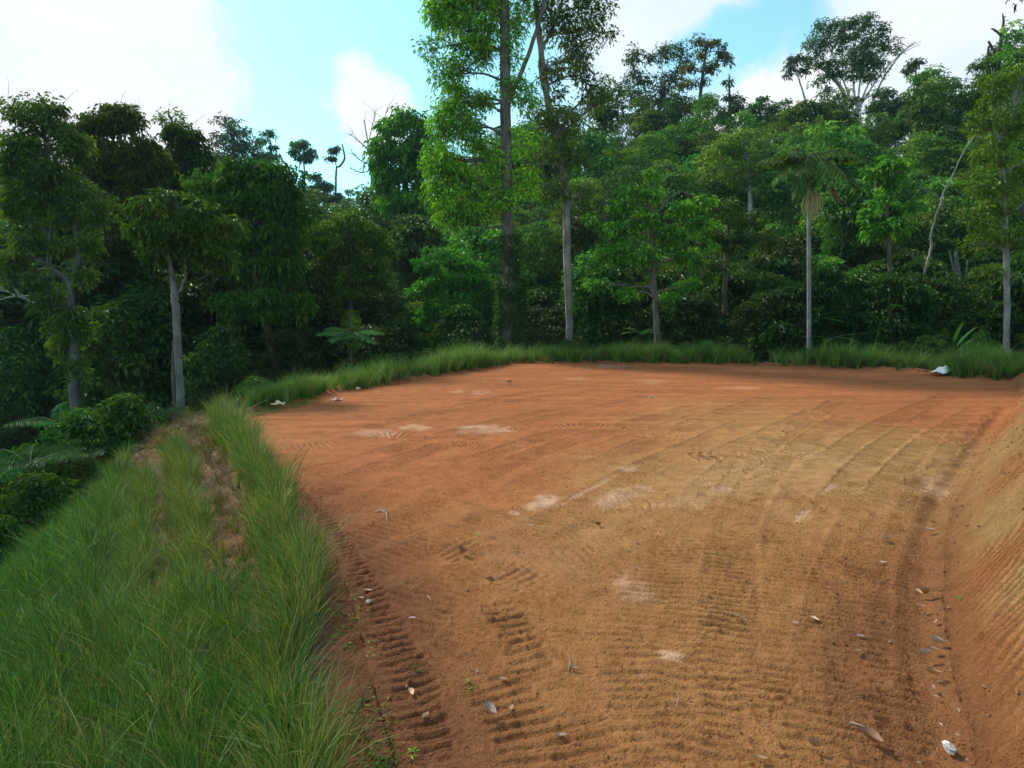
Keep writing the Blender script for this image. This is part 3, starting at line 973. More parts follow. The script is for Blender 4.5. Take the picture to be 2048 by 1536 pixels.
# ---------------------------------------------------------------- undergrowth: shrubs, saplings and fern clumps as one mass
ug = []
for i, (h, cr, sz, dr_, n_) in enumerate([(2.4, 1.3, 0.15, 0.5, 60), (3.4, 1.5, 0.19, 0.3, 70), (1.6, 1.2, 0.12, 0.6, 60), (4.6, 1.6, 0.22, 0.7, 80), (2.8, 1.6, 0.17, 0.4, 60)]):
    a, b = generic_tree(200 + i, h=h, cr=cr, cb=0.05, shape=['dome', 'round', 'dome', 'round', 'dome'][i], nclump=n_, per=60, size=sz, crad=0.42, droop=dr_, tr=0.05, lean=0.15, tone=(0.0, 0.85), leaf=M_LEAF)
    ug.append(joined(a, b, 'undergrowth_shrub'))
for i in range(3):
    g = Geo()
    rg_ = np.random.default_rng(300 + i)
    for k in range(11):
        a = k / 11 * 6.28 + rg_.normal() * 0.2
        e = rg_.uniform(0.4, 1.1)
        frond_geo(g, (0, 0, 0.1), (math.cos(a) * math.cos(e), math.sin(a) * math.cos(e), math.sin(e)), rg_.uniform(1.1, 1.7), 0.35, 22, 0.055, 0.34, rg_, tone=0.22, vdroop=0.6, rr=0.012)
    ug.append(g.mesh('undergrowth_fern', [M_LEAF, M_BROWN]))
ug_coll = variant_collection('undergrowth_variant', ug)


def band(n, test, seed, smin, smax, choices, sink=0.1):
    rg = np.random.default_rng(seed)
    out_p, out_s, out_i = [], [], []
    x = rg.uniform(-60, 60, n * 60)
    y = rg.uniform(3, 70, n * 60)
    ins = inside(x, y, PADPOLY)
    dl, sl, _ = seg_dist(x, y, LEFT)
    df, sf, _ = seg_dist(x, y, FAR)
    dr, sr, _ = seg_dist(x, y, RIGHT)
    ok = (~ins) & test(x, y, dl, sl, df, dr) & (np.abs(x) < y * 0.95 + 3)
    x, y = x[ok][:n], y[ok][:n]
    z = height(x, y) - sink
    s = rg.uniform(smin, smax, len(x))
    p = np.stack([x, y, z], -1)
    sc = np.stack([s * rg.uniform(.85, 1.2, len(x)), s * rg.uniform(.85, 1.2, len(x)), s], -1)
    i = rg.choice(choices, len(x))
    r = np.stack([rg.normal(0, .08, len(x)), rg.normal(0, .08, len(x)), rg.uniform(0, 6.28, len(x))], -1)
    return p, r, sc, i


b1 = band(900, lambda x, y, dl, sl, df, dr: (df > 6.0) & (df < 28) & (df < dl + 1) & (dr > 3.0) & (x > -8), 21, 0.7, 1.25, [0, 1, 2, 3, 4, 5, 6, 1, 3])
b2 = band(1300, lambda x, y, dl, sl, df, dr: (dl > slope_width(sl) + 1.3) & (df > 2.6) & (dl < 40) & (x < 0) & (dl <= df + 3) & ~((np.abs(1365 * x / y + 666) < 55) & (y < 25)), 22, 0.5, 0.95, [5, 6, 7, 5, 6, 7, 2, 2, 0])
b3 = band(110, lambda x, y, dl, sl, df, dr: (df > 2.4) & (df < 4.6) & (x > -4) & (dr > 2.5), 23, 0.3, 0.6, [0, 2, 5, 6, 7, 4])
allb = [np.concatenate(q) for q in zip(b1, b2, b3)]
scatter('undergrowth', allb[0], allb[1], allb[2], allb[3], ug_coll, 'tangled shrubs and ferns, tinted darker for shade, at the foot of the forest', color=(0.46, 0.56, 0.46))  # understory shade is put into this tint, darker than the leaves themselves

# ================================================================ named trees measured from the photograph
NT = 0


def px_tree(name, d, trunks, blobs, label, leaf=0.16, per=70, crad=0.5, dens=1.0, color=(1, 1, 1), bark=M_BROWN, bcolor=(1, 1, 1), droop=0.4, flat=0.75,
            tone=(0.1, 0.85), aspect=0.42, group=None, sides=9, depth=0.8, limbs=True, trans=1.0, cat='tree', mat_leaf=None, vines=None, sparse=0, curl=.12, up=0.8):
    """trunks: lists of (px, py, width px[, forward offset m]); blobs: (px, py, rx, ry) crown masses; d: forward distance of the tree"""
    global NT
    NT += 1
    rg = np.random.default_rng(1000 + NT)
    tl = []
    for tr in trunks:
        q = np.array([P(t[0], t[1], d=d + (t[3] if len(t) > 3 else 0)) for t in tr])
        w = np.array([t[2] for t in tr]) * d / FPX / 2
        tl.append((q, w))
    base = tl[0][0][0].copy()
    gz = hz(base[0], base[1])
    q0 = tl[0][0]
    if q0[0][2] > gz - 0.1:      # carry the stem down into the ground
        tl[0] = (np.vstack([[base[0], base[1], gz - 0.4], q0]), np.concatenate([[tl[0][1][0] * 1.25], tl[0][1]]))
    org = np.array([base[0], base[1], gz])
    root = link(name, None, loc=org, label=label, cat=cat, group=group)
    root.empty_display_size = 0.5
    paths = []
    for i, (q, w) in enumerate(tl):
        n = max(10, len(q) * 6)
        s = smooth_line(q, n)
        ww = np.interp(np.linspace(0, len(q) - 1, n), np.arange(len(q)), w)
        s = s + rg.normal(size=s.shape) * 0.012
        v, f = tube(s - org, ww, sides)
        link('trunk' if i == 0 else 'limb', Geo().add(v, f).mesh('trunk', bark, True), root, color=bcolor)
        paths.append((s, ww))
    S = np.concatenate([p[0] for p in paths])
    Wd = np.concatenate([p[1] for p in paths])
    cs, rs, tw = [], [], Geo()
    for bl in blobs:
        c = P(bl[0], bl[1], d=d)
        rx, rz = bl[2] * d / FPX, bl[3] * d / FPX
        ry = max(min(rx, 3.5), 0.6) * depth
        vol = rx * ry * rz
        n = max(4, int(dens * 3.6 * (vol / crad ** 3) ** 0.85))
        dd = nrm(rg.normal(size=(n, 3)))
        k = rg.uniform(0.25, 1, n) ** 0.5
        cc = c + dd * k[:, None] * np.array([max(rx - crad * .6, .1), ry, max(rz - crad * .5, .1)])
        cs.append(cc)
        rs.append(crad * rg.uniform(0.55, 1.3, n))
        if limbs:
            dz = (S[:, 2] < c[2] + 0.1 * rz)
            cand = S[dz] if dz.any() else S
            cw = Wd[dz] if dz.any() else Wd
            a = cand[np.argmin(np.linalg.norm((cand - c) * np.array([1, 1, 0.6]), axis=1))]
            wv = cw[np.argmin(np.linalg.norm((cand - c) * np.array([1, 1, 0.6]), axis=1))]
            if np.linalg.norm(c - a) > 0.5:
                ll = limb_line(a, c, rg, 0.15, 9)
                v, f = tube(ll - org, np.linspace(min(wv * 0.6, 0.075), 0.02, 9), 6)
                link('limb', Geo().add(v, f).mesh('limb', bark, True), root, color=bcolor)
                hub = ll
            else:
                hub = np.array([a])
            for q in cc[rg.permutation(n)[:min(n, 26)]]:
                a2 = hub[rg.integers(len(hub) // 2, len(hub))]
                ll = limb_line(a2, q, rg, 0.1, 6)
                v, f = tube(ll - org, np.linspace(0.028, 0.008, 6), 4)
                tw.add(v, f)
                if sparse:
                    for _ in range(sparse):
                        e = q + nrm(rg.normal(size=3) + np.array([0, 0, .5])) * rg.uniform(.5, 1.3)
                        v, f = tube(limb_line(q, e, rg, 0.1, 4) - org, np.linspace(0.012, 0.004, 4), 3)
                        tw.add(v, f)
    if tw.k:
        link('twigs', tw.mesh('twigs', bark, True), root, color=bcolor, kind='stuff')
    cs, rs = np.concatenate(cs), np.concatenate(rs)
    g = Geo()
    leaves(g, cs - org, rs, per, leaf, rg, aspect, droop, flat, tone=tone, shell=0.25, curl=curl, up=up)
    link('crown', g.mesh('crown', mat_leaf or M_LEAF), root, color=color, kind='stuff')
    return root


YG = (1.55, 1.25, 0.7)      # yellow green
FR = (1.0, 1.25, 0.9)       # fresh green
DK = (0.62, 0.62, 0.62)     # dark
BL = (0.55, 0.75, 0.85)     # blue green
OL = (1.2, 0.95, 0.8)       # olive

# the two tall trees at the pad's far edge
t10 = px_tree('tall_tree', 37, [[(1018, 692, 29), (1016, 560, 24), (1014, 400, 22), (1011, 230, 21), (1010, 90, 20), (1006, -60, 17), (1000, -260, 12)],
                                [(1012, 215, 9), (1060, 100, 8), (1095, -20, 7), (1120, -150, 5)]],
        [(930, 60, 62, 60), (900, 150, 48, 40), (950, 200, 50, 26), (905, 20, 50, 50), (985, 30, 36, 50), (880, 260, 30, 40), (900, 330, 50, 50), (950, 290, 42, 44), (900, 400, 60, 40), (985, 330, 40, 50),
         (960, 430, 46, 34), (1055, 370, 32, 44), (870, 320, 32, 50), (940, -60, 100, 60), (1020, 170, 34, 30), (1030, -100, 90, 60), (1000, -210, 70, 60), (860, 100, 22, 36), (1045, 290, 30, 36), (940, 370, 46, 44), (880, 360, 40, 40), (930, 250, 44, 40), (1000, 400, 40, 40), (890, 230, 36, 40), (910, 440, 50, 30), (960, 100, 40, 50), (1040, 40, 30, 50), (1050, 200, 30, 40), (1020, 110, 24, 50), (960, 0, 50, 40), (1060, -30, 40, 40), (880, 10, 40, 50), (910, 200, 40, 40)],
        'tallest tree with thick mossy trunk and yellow-green crown left of the slimmer tall one', leaf=0.20, per=42, crad=0.62, dens=1.75, color=(1.5, 1.7, 0.85), bark=M_PALE, bcolor=(0.55, 0.51, 0.46),
        tone=(0.2, 1.0), sparse=2, droop=0.6)
t11 = px_tree('tall_tree', 38, [[(1140, 700, 14), (1137, 600, 15), (1134, 520, 16), (1131, 380, 15), (1118, 290, 14), (1100, 230, 13), (1085, 130, 12), (1073, 20, 10), (1060, -120, 7)],
                                [(1100, 230, 8), (1080, 120, 7), (1120, 20, 6), (1135, -90, 5)]],
        [(1100, 40, 50, 44), (1160, 60, 50, 60), (1200, 20, 30, 34), (1100, 140, 36, 36), (1160, 150, 34, 40), (1195, 170, 26, 24), (1190, 205, 44, 26), (1110, 200, 26, 30), (1080, 230, 40, 26), (1160, -40, 70, 50),
         (1090, -90, 70, 50), (1150, 110, 40, 34), (1215, 70, 16, 24), (1130, 250, 60, 40), (1150, 320, 34, 36), (1110, 380, 46, 40), (1160, 390, 26, 34), (1110, 310, 40, 40), (1070, 330, 26, 40)],
        'slim tall tree with smooth grey bending trunk and darker green open crown', leaf=0.20, per=38, crad=0.62, dens=1.4, color=(1.25, 1.6, 0.95), bark=M_PALE, bcolor=(0.85, 0.83, 0.80),
        tone=(0.0, 0.8), sparse=2, droop=0.6)
# ivy at the foot of the thick trunk
g = Geo()
rgi = np.random.default_rng(5)
ivc = []
for k in range(300):
    py = rgi.uniform(470, 692) if k % 3 else rgi.uniform(580, 692)
    a = rgi.uniform(0, 6.28)
    r_ = (15 + 10 * rgi.random()) * 37 / FPX * (0.8 + 0.5 * (py > 560))
    c = P(1021 + 3 * math.sin(py / 30), py, d=37)
    ivc.append(c + np.array([math.cos(a) * r_, math.sin(a) * r_, 0]))
o10 = np.array(t10.location)
leaves(g, np.array(ivc) - np.array([*o10]), 0.24, 34, 0.12, rgi, 0.7, 0.6, 1.2, tone=(0.1, 0.6), shell=0.2)
link('ivy', g.mesh('ivy', M_LEAF), t10, color=(0.7, 0.9, 0.7), kind='stuff', label='ivy wrapped round the foot of the thick trunk')

# left group
px_tree('forked_tree', 28, [[(150, 800, 20), (148, 700, 18), (143, 640, 16), (142, 582, 13)], [(142, 582, 9), (152, 540, 12), (158, 500, 12), (150, 450, 8), (125, 400, 9), (100, 320, 7), (80, 230, 5)],
                            [(142, 582, 9), (130, 555, 9), (108, 540, 8), (95, 520, 7), (105, 430, 5), (110, 330, 4)]],
        [(75, 235, 46, 46), (30, 225, 18, 34), (105, 215, 26, 30), (120, 270, 24, 34), (60, 300, 56, 44), (100, 350, 50, 40), (30, 330, 40, 50), (70, 410, 60, 40), (130, 420, 40, 44), (25, 420, 30, 40), (60, 480, 46, 30), (180, 480, 30, 40),
         (150, 380, 36, 30), (150, 300, 40, 40), (60, 370, 60, 40), (130, 500, 30, 30), (30, 560, 40, 30), (170, 560, 30, 30), (140, 660, 40, 50), (20, 520, 40, 40), (200, 420, 40, 40), (100, 600, 36, 40), (150, 640, 30, 34), (120, 700, 24, 40), (160, 740, 22, 40), (80, 560, 26, 26)],
        'leafy tree with white forking limbs at the left end of the wood', leaf=0.17, per=50, crad=0.45, dens=1.7, color=(0.95, 0.95, 0.75), bark=M_WHITE, bcolor=(0.30, 0.30, 0.28), droop=0.6, sparse=1)
px_tree('drooping_tree', 34, [[(215, 790, 14), (212, 600, 13), (215, 430, 12), (222, 300, 9)]],
        [(190, 250, 40, 30), (240, 245, 46, 34), (180, 300, 40, 36), (240, 310, 56, 40), (290, 300, 36, 30), (200, 350, 50, 36), (270, 360, 40, 30), (165, 390, 34, 30), (200, 430, 50, 34), (250, 225, 26, 16), (320, 330, 30, 34), (150, 280, 24, 30), (300, 390, 44, 30), (230, 480, 60, 30), (220, 540, 50, 40)],
        'broad dark tree with sky gaps under its crown beside the forked tree', leaf=0.20, per=56, crad=0.5, dens=1.7, color=(0.75, 0.72, 0.55), bcolor=(.8, .8, .8), droop=1.0, sparse=1)
px_tree('pale_trunk_tree', 22.5, [[(362, 806, 16), (358, 740, 15), (353, 640, 15), (350, 590, 15), (342, 540, 8), (332, 480, 6)], [(350, 596, 7), (366, 570, 5), (372, 540, 4), (365, 480, 3)]],
        [(300, 420, 44, 26), (350, 400, 50, 22), (285, 460, 36, 30), (330, 470, 44, 36), (380, 460, 50, 40), (410, 430, 40, 30), (310, 510, 36, 26), (400, 510, 40, 30), (450, 460, 40, 30), (440, 520, 40, 34), (270, 420, 24, 18)],
        'small tree with clean pale grey trunk standing at the grass slope tip', leaf=0.16, per=52, crad=0.38, dens=1.3, color=(0.68, 0.7, 0.5), bark=M_PALE, bcolor=(0.6, 0.6, 0.6), droop=0.8)
px_tree('slender_tree', 23.5, [[(349, 806, 8), (346, 740, 7), (347, 690, 6), (356, 640, 4), (350, 560, 3)]], [(352, 560, 14, 12)], 'thin dark stem close behind the pale trunk', leaf=0.15, per=24, crad=0.3, dens=0.4,
        bark=M_BROWN, color=DK, limbs=False)
px_tree('broad_canopy_tree', 31, [[(560, 800, 12), (545, 700, 14), (520, 600, 14), (500, 480, 12), (480, 400, 9)], [(400, 560, 5), (440, 530, 7), (470, 490, 6), (500, 450, 5)]],
        [(480, 350, 50, 36), (530, 345, 56, 30), (420, 370, 44, 30), (460, 410, 60, 36), (540, 400, 60, 40), (580, 370, 36, 34), (600, 430, 26, 40), (420, 440, 50, 40), (490, 470, 60, 40), (560, 470, 54, 44), (430, 510, 44, 36), (510, 540, 56, 40), (580, 540, 36, 44),
         (540, 610, 50, 46), (470, 610, 40, 40), (600, 620, 30, 40)],
        'broad dark canopy tree with lighter yellow-green top left of the pad', leaf=0.20, per=58, crad=0.5, dens=1.4, color=(0.6, 0.62, 0.45), bcolor=(.9, .85, .8), droop=1.0)
px_tree('dark_tree', 38, [[(372, 760, 12), (368, 560, 11), (362, 400, 10), (358, 290, 7)], [(362, 380, 6), (380, 330, 5), (395, 280, 4)]],
        [(350, 270, 26, 22), (385, 275, 30, 24), (350, 320, 40, 34), (395, 320, 30, 34), (355, 370, 44, 30), (400, 360, 30, 26), (300, 340, 24, 40), (340, 410, 40, 24)],
        'very dark narrow tree with tufted sprigs above its crown', leaf=0.22, per=52, crad=0.46, dens=1.6, color=(0.5, 0.52, 0.45), droop=0.8, sparse=1)
px_tree('sparse_topped_tree', 46, [[(345, 500, 6), (345, 330, 5), (343, 235, 4)]], [(345, 228, 22, 9), (325, 240, 18, 8), (362, 245, 16, 8), (340, 255, 18, 8)],
        'thin tree whose light feathery top pokes above the dark one', leaf=0.24, per=18, crad=0.4, dens=0.5, color=FR, sparse=1)
px_tree('light_topped_tree', 44, [[(245, 600, 7), (243, 330, 6), (240, 220, 4)]], [(240, 215, 30, 10), (215, 225, 24, 12), (262, 225, 20, 10), (190, 235, 20, 14)],
        'tree with pale green flat sprays above the broad dark crown', leaf=0.26, per=26, crad=0.45, dens=0.6, color=(1.0, 1.4, 1.0), sparse=1)
px_tree('rounded_tree', 38, [[(700, 740, 12), (700, 600, 11), (702, 480, 9)]],
        [(650, 460, 36, 24), (700, 445, 40, 24), (740, 470, 36, 28), (670, 500, 50, 34), (740, 520, 40, 34), (770, 500, 26, 24), (640, 540, 36, 36), (700, 570, 50, 36), (760, 560, 36, 30), (660, 610, 40, 36), (620, 480, 20, 30)],
        'rounded tree with bright yellow-green top and dark underside left of the valley', leaf=0.19, per=60, crad=0.46, dens=1.1, color=(0.85, 1.3, 0.7), droop=0.7)
px_tree('domed_tree', 62, [[(810, 470, 14), (810, 400, 13), (815, 280, 10)]],
        [(815, 230, 26, 22), (790, 260, 36, 26), (835, 255, 24, 28), (770, 300, 40, 26), (815, 310, 40, 34), (755, 335, 26, 16), (790, 350, 46, 26), (835, 350, 26, 30), (770, 370, 24, 16), (850, 300, 40, 50), (760, 300, 30, 24), (840, 400, 40, 40), (790, 400, 50, 30)],
        'large domed bright green tree standing above the skyline at the gap', leaf=0.40, per=80, crad=1.0, dens=1.5, color=(0.8, 1.15, 0.75), droop=0.7)
px_tree('layered_tree', 44, [[(900, 700, 11), (905, 600, 10), (900, 520, 8)]],
        [(890, 510, 50, 18), (850, 530, 40, 16), (930, 530, 50, 20), (900, 560, 70, 24), (960, 570, 34, 26), (850, 580, 40, 24), (890, 610, 60, 26), (950, 620, 40, 26), (860, 640, 40, 26), (910, 660, 50, 24)],
        'fresh green spreading tree in flat layers left of the thick trunk', leaf=0.22, per=60, crad=0.45, dens=0.6, color=(0.85, 1.15, 0.85), flat=0.75, droop=0.5)
px_tree('young_tree', 36, [[(1315, 696, 13), (1312, 620, 12), (1306, 540, 11), (1303, 450, 8), (1300, 370, 5)]],
        [(1300, 345, 20, 20), (1300, 390, 34, 20), (1240, 415, 40, 18), (1290, 440, 40, 24), (1360, 420, 40, 18), (1410, 400, 30, 12), (1230, 460, 44, 22), (1340, 470, 46, 22), (1400, 450, 40, 18), (1225, 510, 40, 22), (1290, 510, 44, 24), (1370, 520, 44, 22), (1410, 490, 26, 16),
         (1190, 440, 24, 14), (1200, 570, 36, 14), (1250, 590, 30, 14), (1370, 570, 36, 14), (1330, 600, 30, 14), (1260, 380, 26, 14)],
        'young tree with bright layered leaves right of the slim grey trunk', leaf=0.24, per=34, crad=0.42, dens=0.9, color=(0.95, 1.05, 0.62), flat=0.75, droop=0.5, tone=(0.2, 0.95), bark=M_PALE, bcolor=(.5, .45, .4), aspect=0.5)
px_tree('understory_tree', 40, [[(1451, 700, 12), (1450, 600, 11), (1452, 520, 9), (1458, 440, 7)], [(1452, 520, 4), (1490, 470, 3), (1510, 440, 3)]],
        [(1450, 420, 46, 26), (1500, 440, 44, 26), (1420, 470, 40, 26), (1470, 490, 50, 26), (1540, 480, 40, 26), (1420, 540, 40, 24), (1500, 560, 50, 26)],
        'dark understory tree between the young tree and the palm', leaf=0.22, per=44, crad=0.45, dens=0.5, color=(0.65, 0.75, 0.6), droop=0.6)
px_tree('thin_trunk_tree', 35, [[(1777, 706, 10), (1780, 620, 9), (1780, 540, 9), (1774, 450, 8), (1776, 380, 6)]],
        [(1775, 330, 36, 20), (1740, 345, 30, 16), (1815, 335, 30, 14), (1790, 370, 30, 20), (1760, 400, 26, 18), (1735, 430, 30, 20), (1800, 420, 40, 24), (1770, 460, 50, 24)],
        'thin dark-trunked tree with tufted crown right of the palm', leaf=0.26, per=34, crad=0.38, dens=0.5, color=(0.85, 1.0, 0.7), droop=0.6, tone=(0.1, 0.95), bark=M_BROWN, aspect=0.5)
px_tree('round_olive_tree', 58, [[(1500, 480, 10), (1500, 380, 9), (1490, 300, 6)], [(1495, 380, 5), (1530, 320, 4), (1545, 280, 3)]],
        [(1490, 275, 46, 18), (1440, 300, 44, 24), (1510, 310, 60, 26), (1560, 330, 30, 30), (1430, 340, 36, 24), (1490, 350, 60, 30), (1550, 380, 30, 24)],
        'rounded olive-green tree with pale twigs halfway up the hill', leaf=0.28, per=60, crad=0.7, dens=0.75, color=(1.15, 1.15, 0.95), bark=M_WHITE, droop=0.3, sparse=1, tone=(.2, 1))
px_tree('roadside_tree', 29, [[(2013, 712, 11), (2014, 620, 11), (2013, 520, 11), (2008, 400, 9), (2000, 280, 7)]],
        [(1990, 180, 40, 36), (2030, 160, 30, 36), (1970, 240, 36, 34), (2020, 250, 40, 40), (1990, 310, 50, 36), (2040, 330, 30, 44), (1965, 370, 36, 40), (2015, 400, 46, 40), (1955, 430, 30, 34), (2000, 470, 44, 34), (1950, 490, 26, 24), (2040, 480, 26, 36), (1975, 540, 20, 16), (2070, 220, 30, 80), (2080, 400, 30, 90)],
        'yellow-green tree with pale blotched trunk at the far right corner', leaf=0.15, per=54, crad=0.42, dens=1.0, color=(1.3, 1.15, 0.65), bark=M_WHITE, bcolor=(.62, .62, .6), droop=0.6)

# ridge trees
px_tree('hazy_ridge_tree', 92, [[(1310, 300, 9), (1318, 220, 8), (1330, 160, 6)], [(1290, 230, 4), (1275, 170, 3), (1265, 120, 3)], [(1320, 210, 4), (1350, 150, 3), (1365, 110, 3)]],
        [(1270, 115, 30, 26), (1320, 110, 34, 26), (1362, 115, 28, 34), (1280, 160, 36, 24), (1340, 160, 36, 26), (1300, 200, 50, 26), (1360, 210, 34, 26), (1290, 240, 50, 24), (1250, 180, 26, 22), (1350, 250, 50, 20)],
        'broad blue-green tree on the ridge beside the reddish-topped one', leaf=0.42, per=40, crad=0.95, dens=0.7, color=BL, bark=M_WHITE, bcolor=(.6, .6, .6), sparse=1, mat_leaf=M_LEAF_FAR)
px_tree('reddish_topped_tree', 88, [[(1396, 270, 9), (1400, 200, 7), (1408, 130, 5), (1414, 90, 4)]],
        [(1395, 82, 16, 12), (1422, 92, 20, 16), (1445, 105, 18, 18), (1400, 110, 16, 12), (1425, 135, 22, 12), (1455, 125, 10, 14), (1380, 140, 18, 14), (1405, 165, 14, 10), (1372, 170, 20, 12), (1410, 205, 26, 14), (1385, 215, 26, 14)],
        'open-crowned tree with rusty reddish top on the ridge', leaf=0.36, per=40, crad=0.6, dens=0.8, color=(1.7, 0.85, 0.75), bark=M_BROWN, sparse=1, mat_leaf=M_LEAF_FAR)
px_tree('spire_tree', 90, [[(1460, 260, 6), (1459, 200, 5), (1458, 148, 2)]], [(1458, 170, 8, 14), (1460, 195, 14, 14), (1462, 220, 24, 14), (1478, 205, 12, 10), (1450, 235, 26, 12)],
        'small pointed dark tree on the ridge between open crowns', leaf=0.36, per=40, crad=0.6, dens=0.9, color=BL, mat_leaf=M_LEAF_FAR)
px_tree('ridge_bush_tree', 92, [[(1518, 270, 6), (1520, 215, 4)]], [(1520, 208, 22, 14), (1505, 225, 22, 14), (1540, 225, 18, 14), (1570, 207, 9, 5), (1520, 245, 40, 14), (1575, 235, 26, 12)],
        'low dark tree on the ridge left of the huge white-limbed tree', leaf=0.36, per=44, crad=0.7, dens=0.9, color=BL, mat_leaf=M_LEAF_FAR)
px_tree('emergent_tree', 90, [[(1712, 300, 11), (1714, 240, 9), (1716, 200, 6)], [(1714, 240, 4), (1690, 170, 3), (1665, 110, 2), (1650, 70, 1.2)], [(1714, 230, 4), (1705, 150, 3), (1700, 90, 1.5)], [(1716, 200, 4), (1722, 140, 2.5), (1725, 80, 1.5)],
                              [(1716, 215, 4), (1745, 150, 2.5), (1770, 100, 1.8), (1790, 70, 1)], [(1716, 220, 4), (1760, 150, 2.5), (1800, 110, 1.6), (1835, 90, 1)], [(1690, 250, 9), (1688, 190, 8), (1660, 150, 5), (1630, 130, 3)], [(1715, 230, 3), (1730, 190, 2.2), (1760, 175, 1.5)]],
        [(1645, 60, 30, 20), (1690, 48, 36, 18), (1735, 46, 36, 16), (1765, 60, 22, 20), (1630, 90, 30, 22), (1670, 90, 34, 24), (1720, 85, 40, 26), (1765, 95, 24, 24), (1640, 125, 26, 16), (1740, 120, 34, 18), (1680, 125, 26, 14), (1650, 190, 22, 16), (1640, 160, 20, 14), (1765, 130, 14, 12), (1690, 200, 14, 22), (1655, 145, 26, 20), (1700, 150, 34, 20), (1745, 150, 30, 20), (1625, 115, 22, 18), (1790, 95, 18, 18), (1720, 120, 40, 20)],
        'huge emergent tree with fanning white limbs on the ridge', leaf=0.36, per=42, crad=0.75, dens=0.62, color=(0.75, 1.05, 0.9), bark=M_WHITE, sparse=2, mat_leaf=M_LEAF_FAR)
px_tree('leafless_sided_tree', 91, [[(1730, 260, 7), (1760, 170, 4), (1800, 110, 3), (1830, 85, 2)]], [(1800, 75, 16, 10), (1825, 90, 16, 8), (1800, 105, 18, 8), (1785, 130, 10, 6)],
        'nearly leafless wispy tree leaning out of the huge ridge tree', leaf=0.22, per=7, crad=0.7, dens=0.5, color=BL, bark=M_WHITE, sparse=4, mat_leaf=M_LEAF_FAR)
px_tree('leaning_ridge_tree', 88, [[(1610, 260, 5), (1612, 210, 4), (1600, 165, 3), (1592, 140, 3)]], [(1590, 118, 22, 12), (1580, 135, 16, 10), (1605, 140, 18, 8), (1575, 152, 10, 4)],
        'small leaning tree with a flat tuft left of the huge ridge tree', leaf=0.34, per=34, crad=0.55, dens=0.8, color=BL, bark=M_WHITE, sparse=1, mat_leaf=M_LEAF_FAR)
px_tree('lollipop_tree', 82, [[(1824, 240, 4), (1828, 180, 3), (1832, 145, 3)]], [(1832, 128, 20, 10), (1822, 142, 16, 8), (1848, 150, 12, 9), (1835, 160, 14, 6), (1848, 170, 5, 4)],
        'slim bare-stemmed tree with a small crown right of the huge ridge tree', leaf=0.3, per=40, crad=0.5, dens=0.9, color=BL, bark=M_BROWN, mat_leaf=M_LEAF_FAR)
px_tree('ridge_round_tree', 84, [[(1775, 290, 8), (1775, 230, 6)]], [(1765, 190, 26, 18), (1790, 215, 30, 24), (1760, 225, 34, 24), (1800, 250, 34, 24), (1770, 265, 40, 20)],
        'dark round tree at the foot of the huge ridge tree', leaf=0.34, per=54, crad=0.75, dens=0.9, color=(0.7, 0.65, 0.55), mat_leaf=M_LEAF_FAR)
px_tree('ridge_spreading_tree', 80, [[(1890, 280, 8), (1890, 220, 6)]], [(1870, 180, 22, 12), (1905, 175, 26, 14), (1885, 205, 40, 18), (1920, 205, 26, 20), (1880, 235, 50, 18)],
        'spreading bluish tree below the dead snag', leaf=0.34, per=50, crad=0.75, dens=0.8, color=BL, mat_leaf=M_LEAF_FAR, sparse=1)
px_tree('hilltop_tree', 64, [[(1990, 290, 10), (1990, 200, 8)]], [(2010, 105, 34, 16), (1975, 130, 34, 20), (2035, 115, 30, 24), (1960, 165, 34, 22), (2010, 160, 44, 26), (1950, 200, 40, 22), (2000, 210, 50, 26), (2060, 150, 40, 60)],
        'dense green tree crowning the right-hand hill below the snag', leaf=0.30, per=60, crad=0.7, dens=0.85, color=(0.85, 1.0, 0.75), mat_leaf=M_LEAF_FAR)
# left skyline
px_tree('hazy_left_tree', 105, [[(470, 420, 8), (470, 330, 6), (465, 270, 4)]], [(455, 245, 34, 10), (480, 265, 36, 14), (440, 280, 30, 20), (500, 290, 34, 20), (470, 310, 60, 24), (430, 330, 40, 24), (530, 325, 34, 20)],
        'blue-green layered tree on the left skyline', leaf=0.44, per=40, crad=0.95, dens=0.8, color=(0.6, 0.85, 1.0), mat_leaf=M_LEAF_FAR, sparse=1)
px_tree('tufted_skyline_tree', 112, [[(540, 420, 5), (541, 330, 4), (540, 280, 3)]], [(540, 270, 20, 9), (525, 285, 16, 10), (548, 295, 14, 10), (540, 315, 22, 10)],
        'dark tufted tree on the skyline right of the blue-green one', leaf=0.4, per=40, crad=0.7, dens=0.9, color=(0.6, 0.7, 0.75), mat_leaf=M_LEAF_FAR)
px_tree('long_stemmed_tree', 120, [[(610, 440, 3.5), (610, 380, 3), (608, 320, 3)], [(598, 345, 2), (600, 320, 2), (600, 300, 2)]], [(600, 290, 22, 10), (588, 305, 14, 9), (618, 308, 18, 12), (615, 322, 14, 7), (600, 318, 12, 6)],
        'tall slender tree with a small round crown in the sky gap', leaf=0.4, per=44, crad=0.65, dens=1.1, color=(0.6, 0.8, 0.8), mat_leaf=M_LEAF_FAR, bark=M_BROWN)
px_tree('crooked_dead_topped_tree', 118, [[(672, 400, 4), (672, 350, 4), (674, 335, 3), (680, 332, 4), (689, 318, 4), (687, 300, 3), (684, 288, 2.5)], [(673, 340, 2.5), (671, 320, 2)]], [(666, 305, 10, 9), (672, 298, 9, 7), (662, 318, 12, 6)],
        'small tree with one dead crooked limb in the sky gap', leaf=0.4, per=44, crad=0.55, dens=1.0, color=(0.6, 0.8, 0.85), mat_leaf=M_LEAF_FAR, bark=M_BROWN, limbs=False)
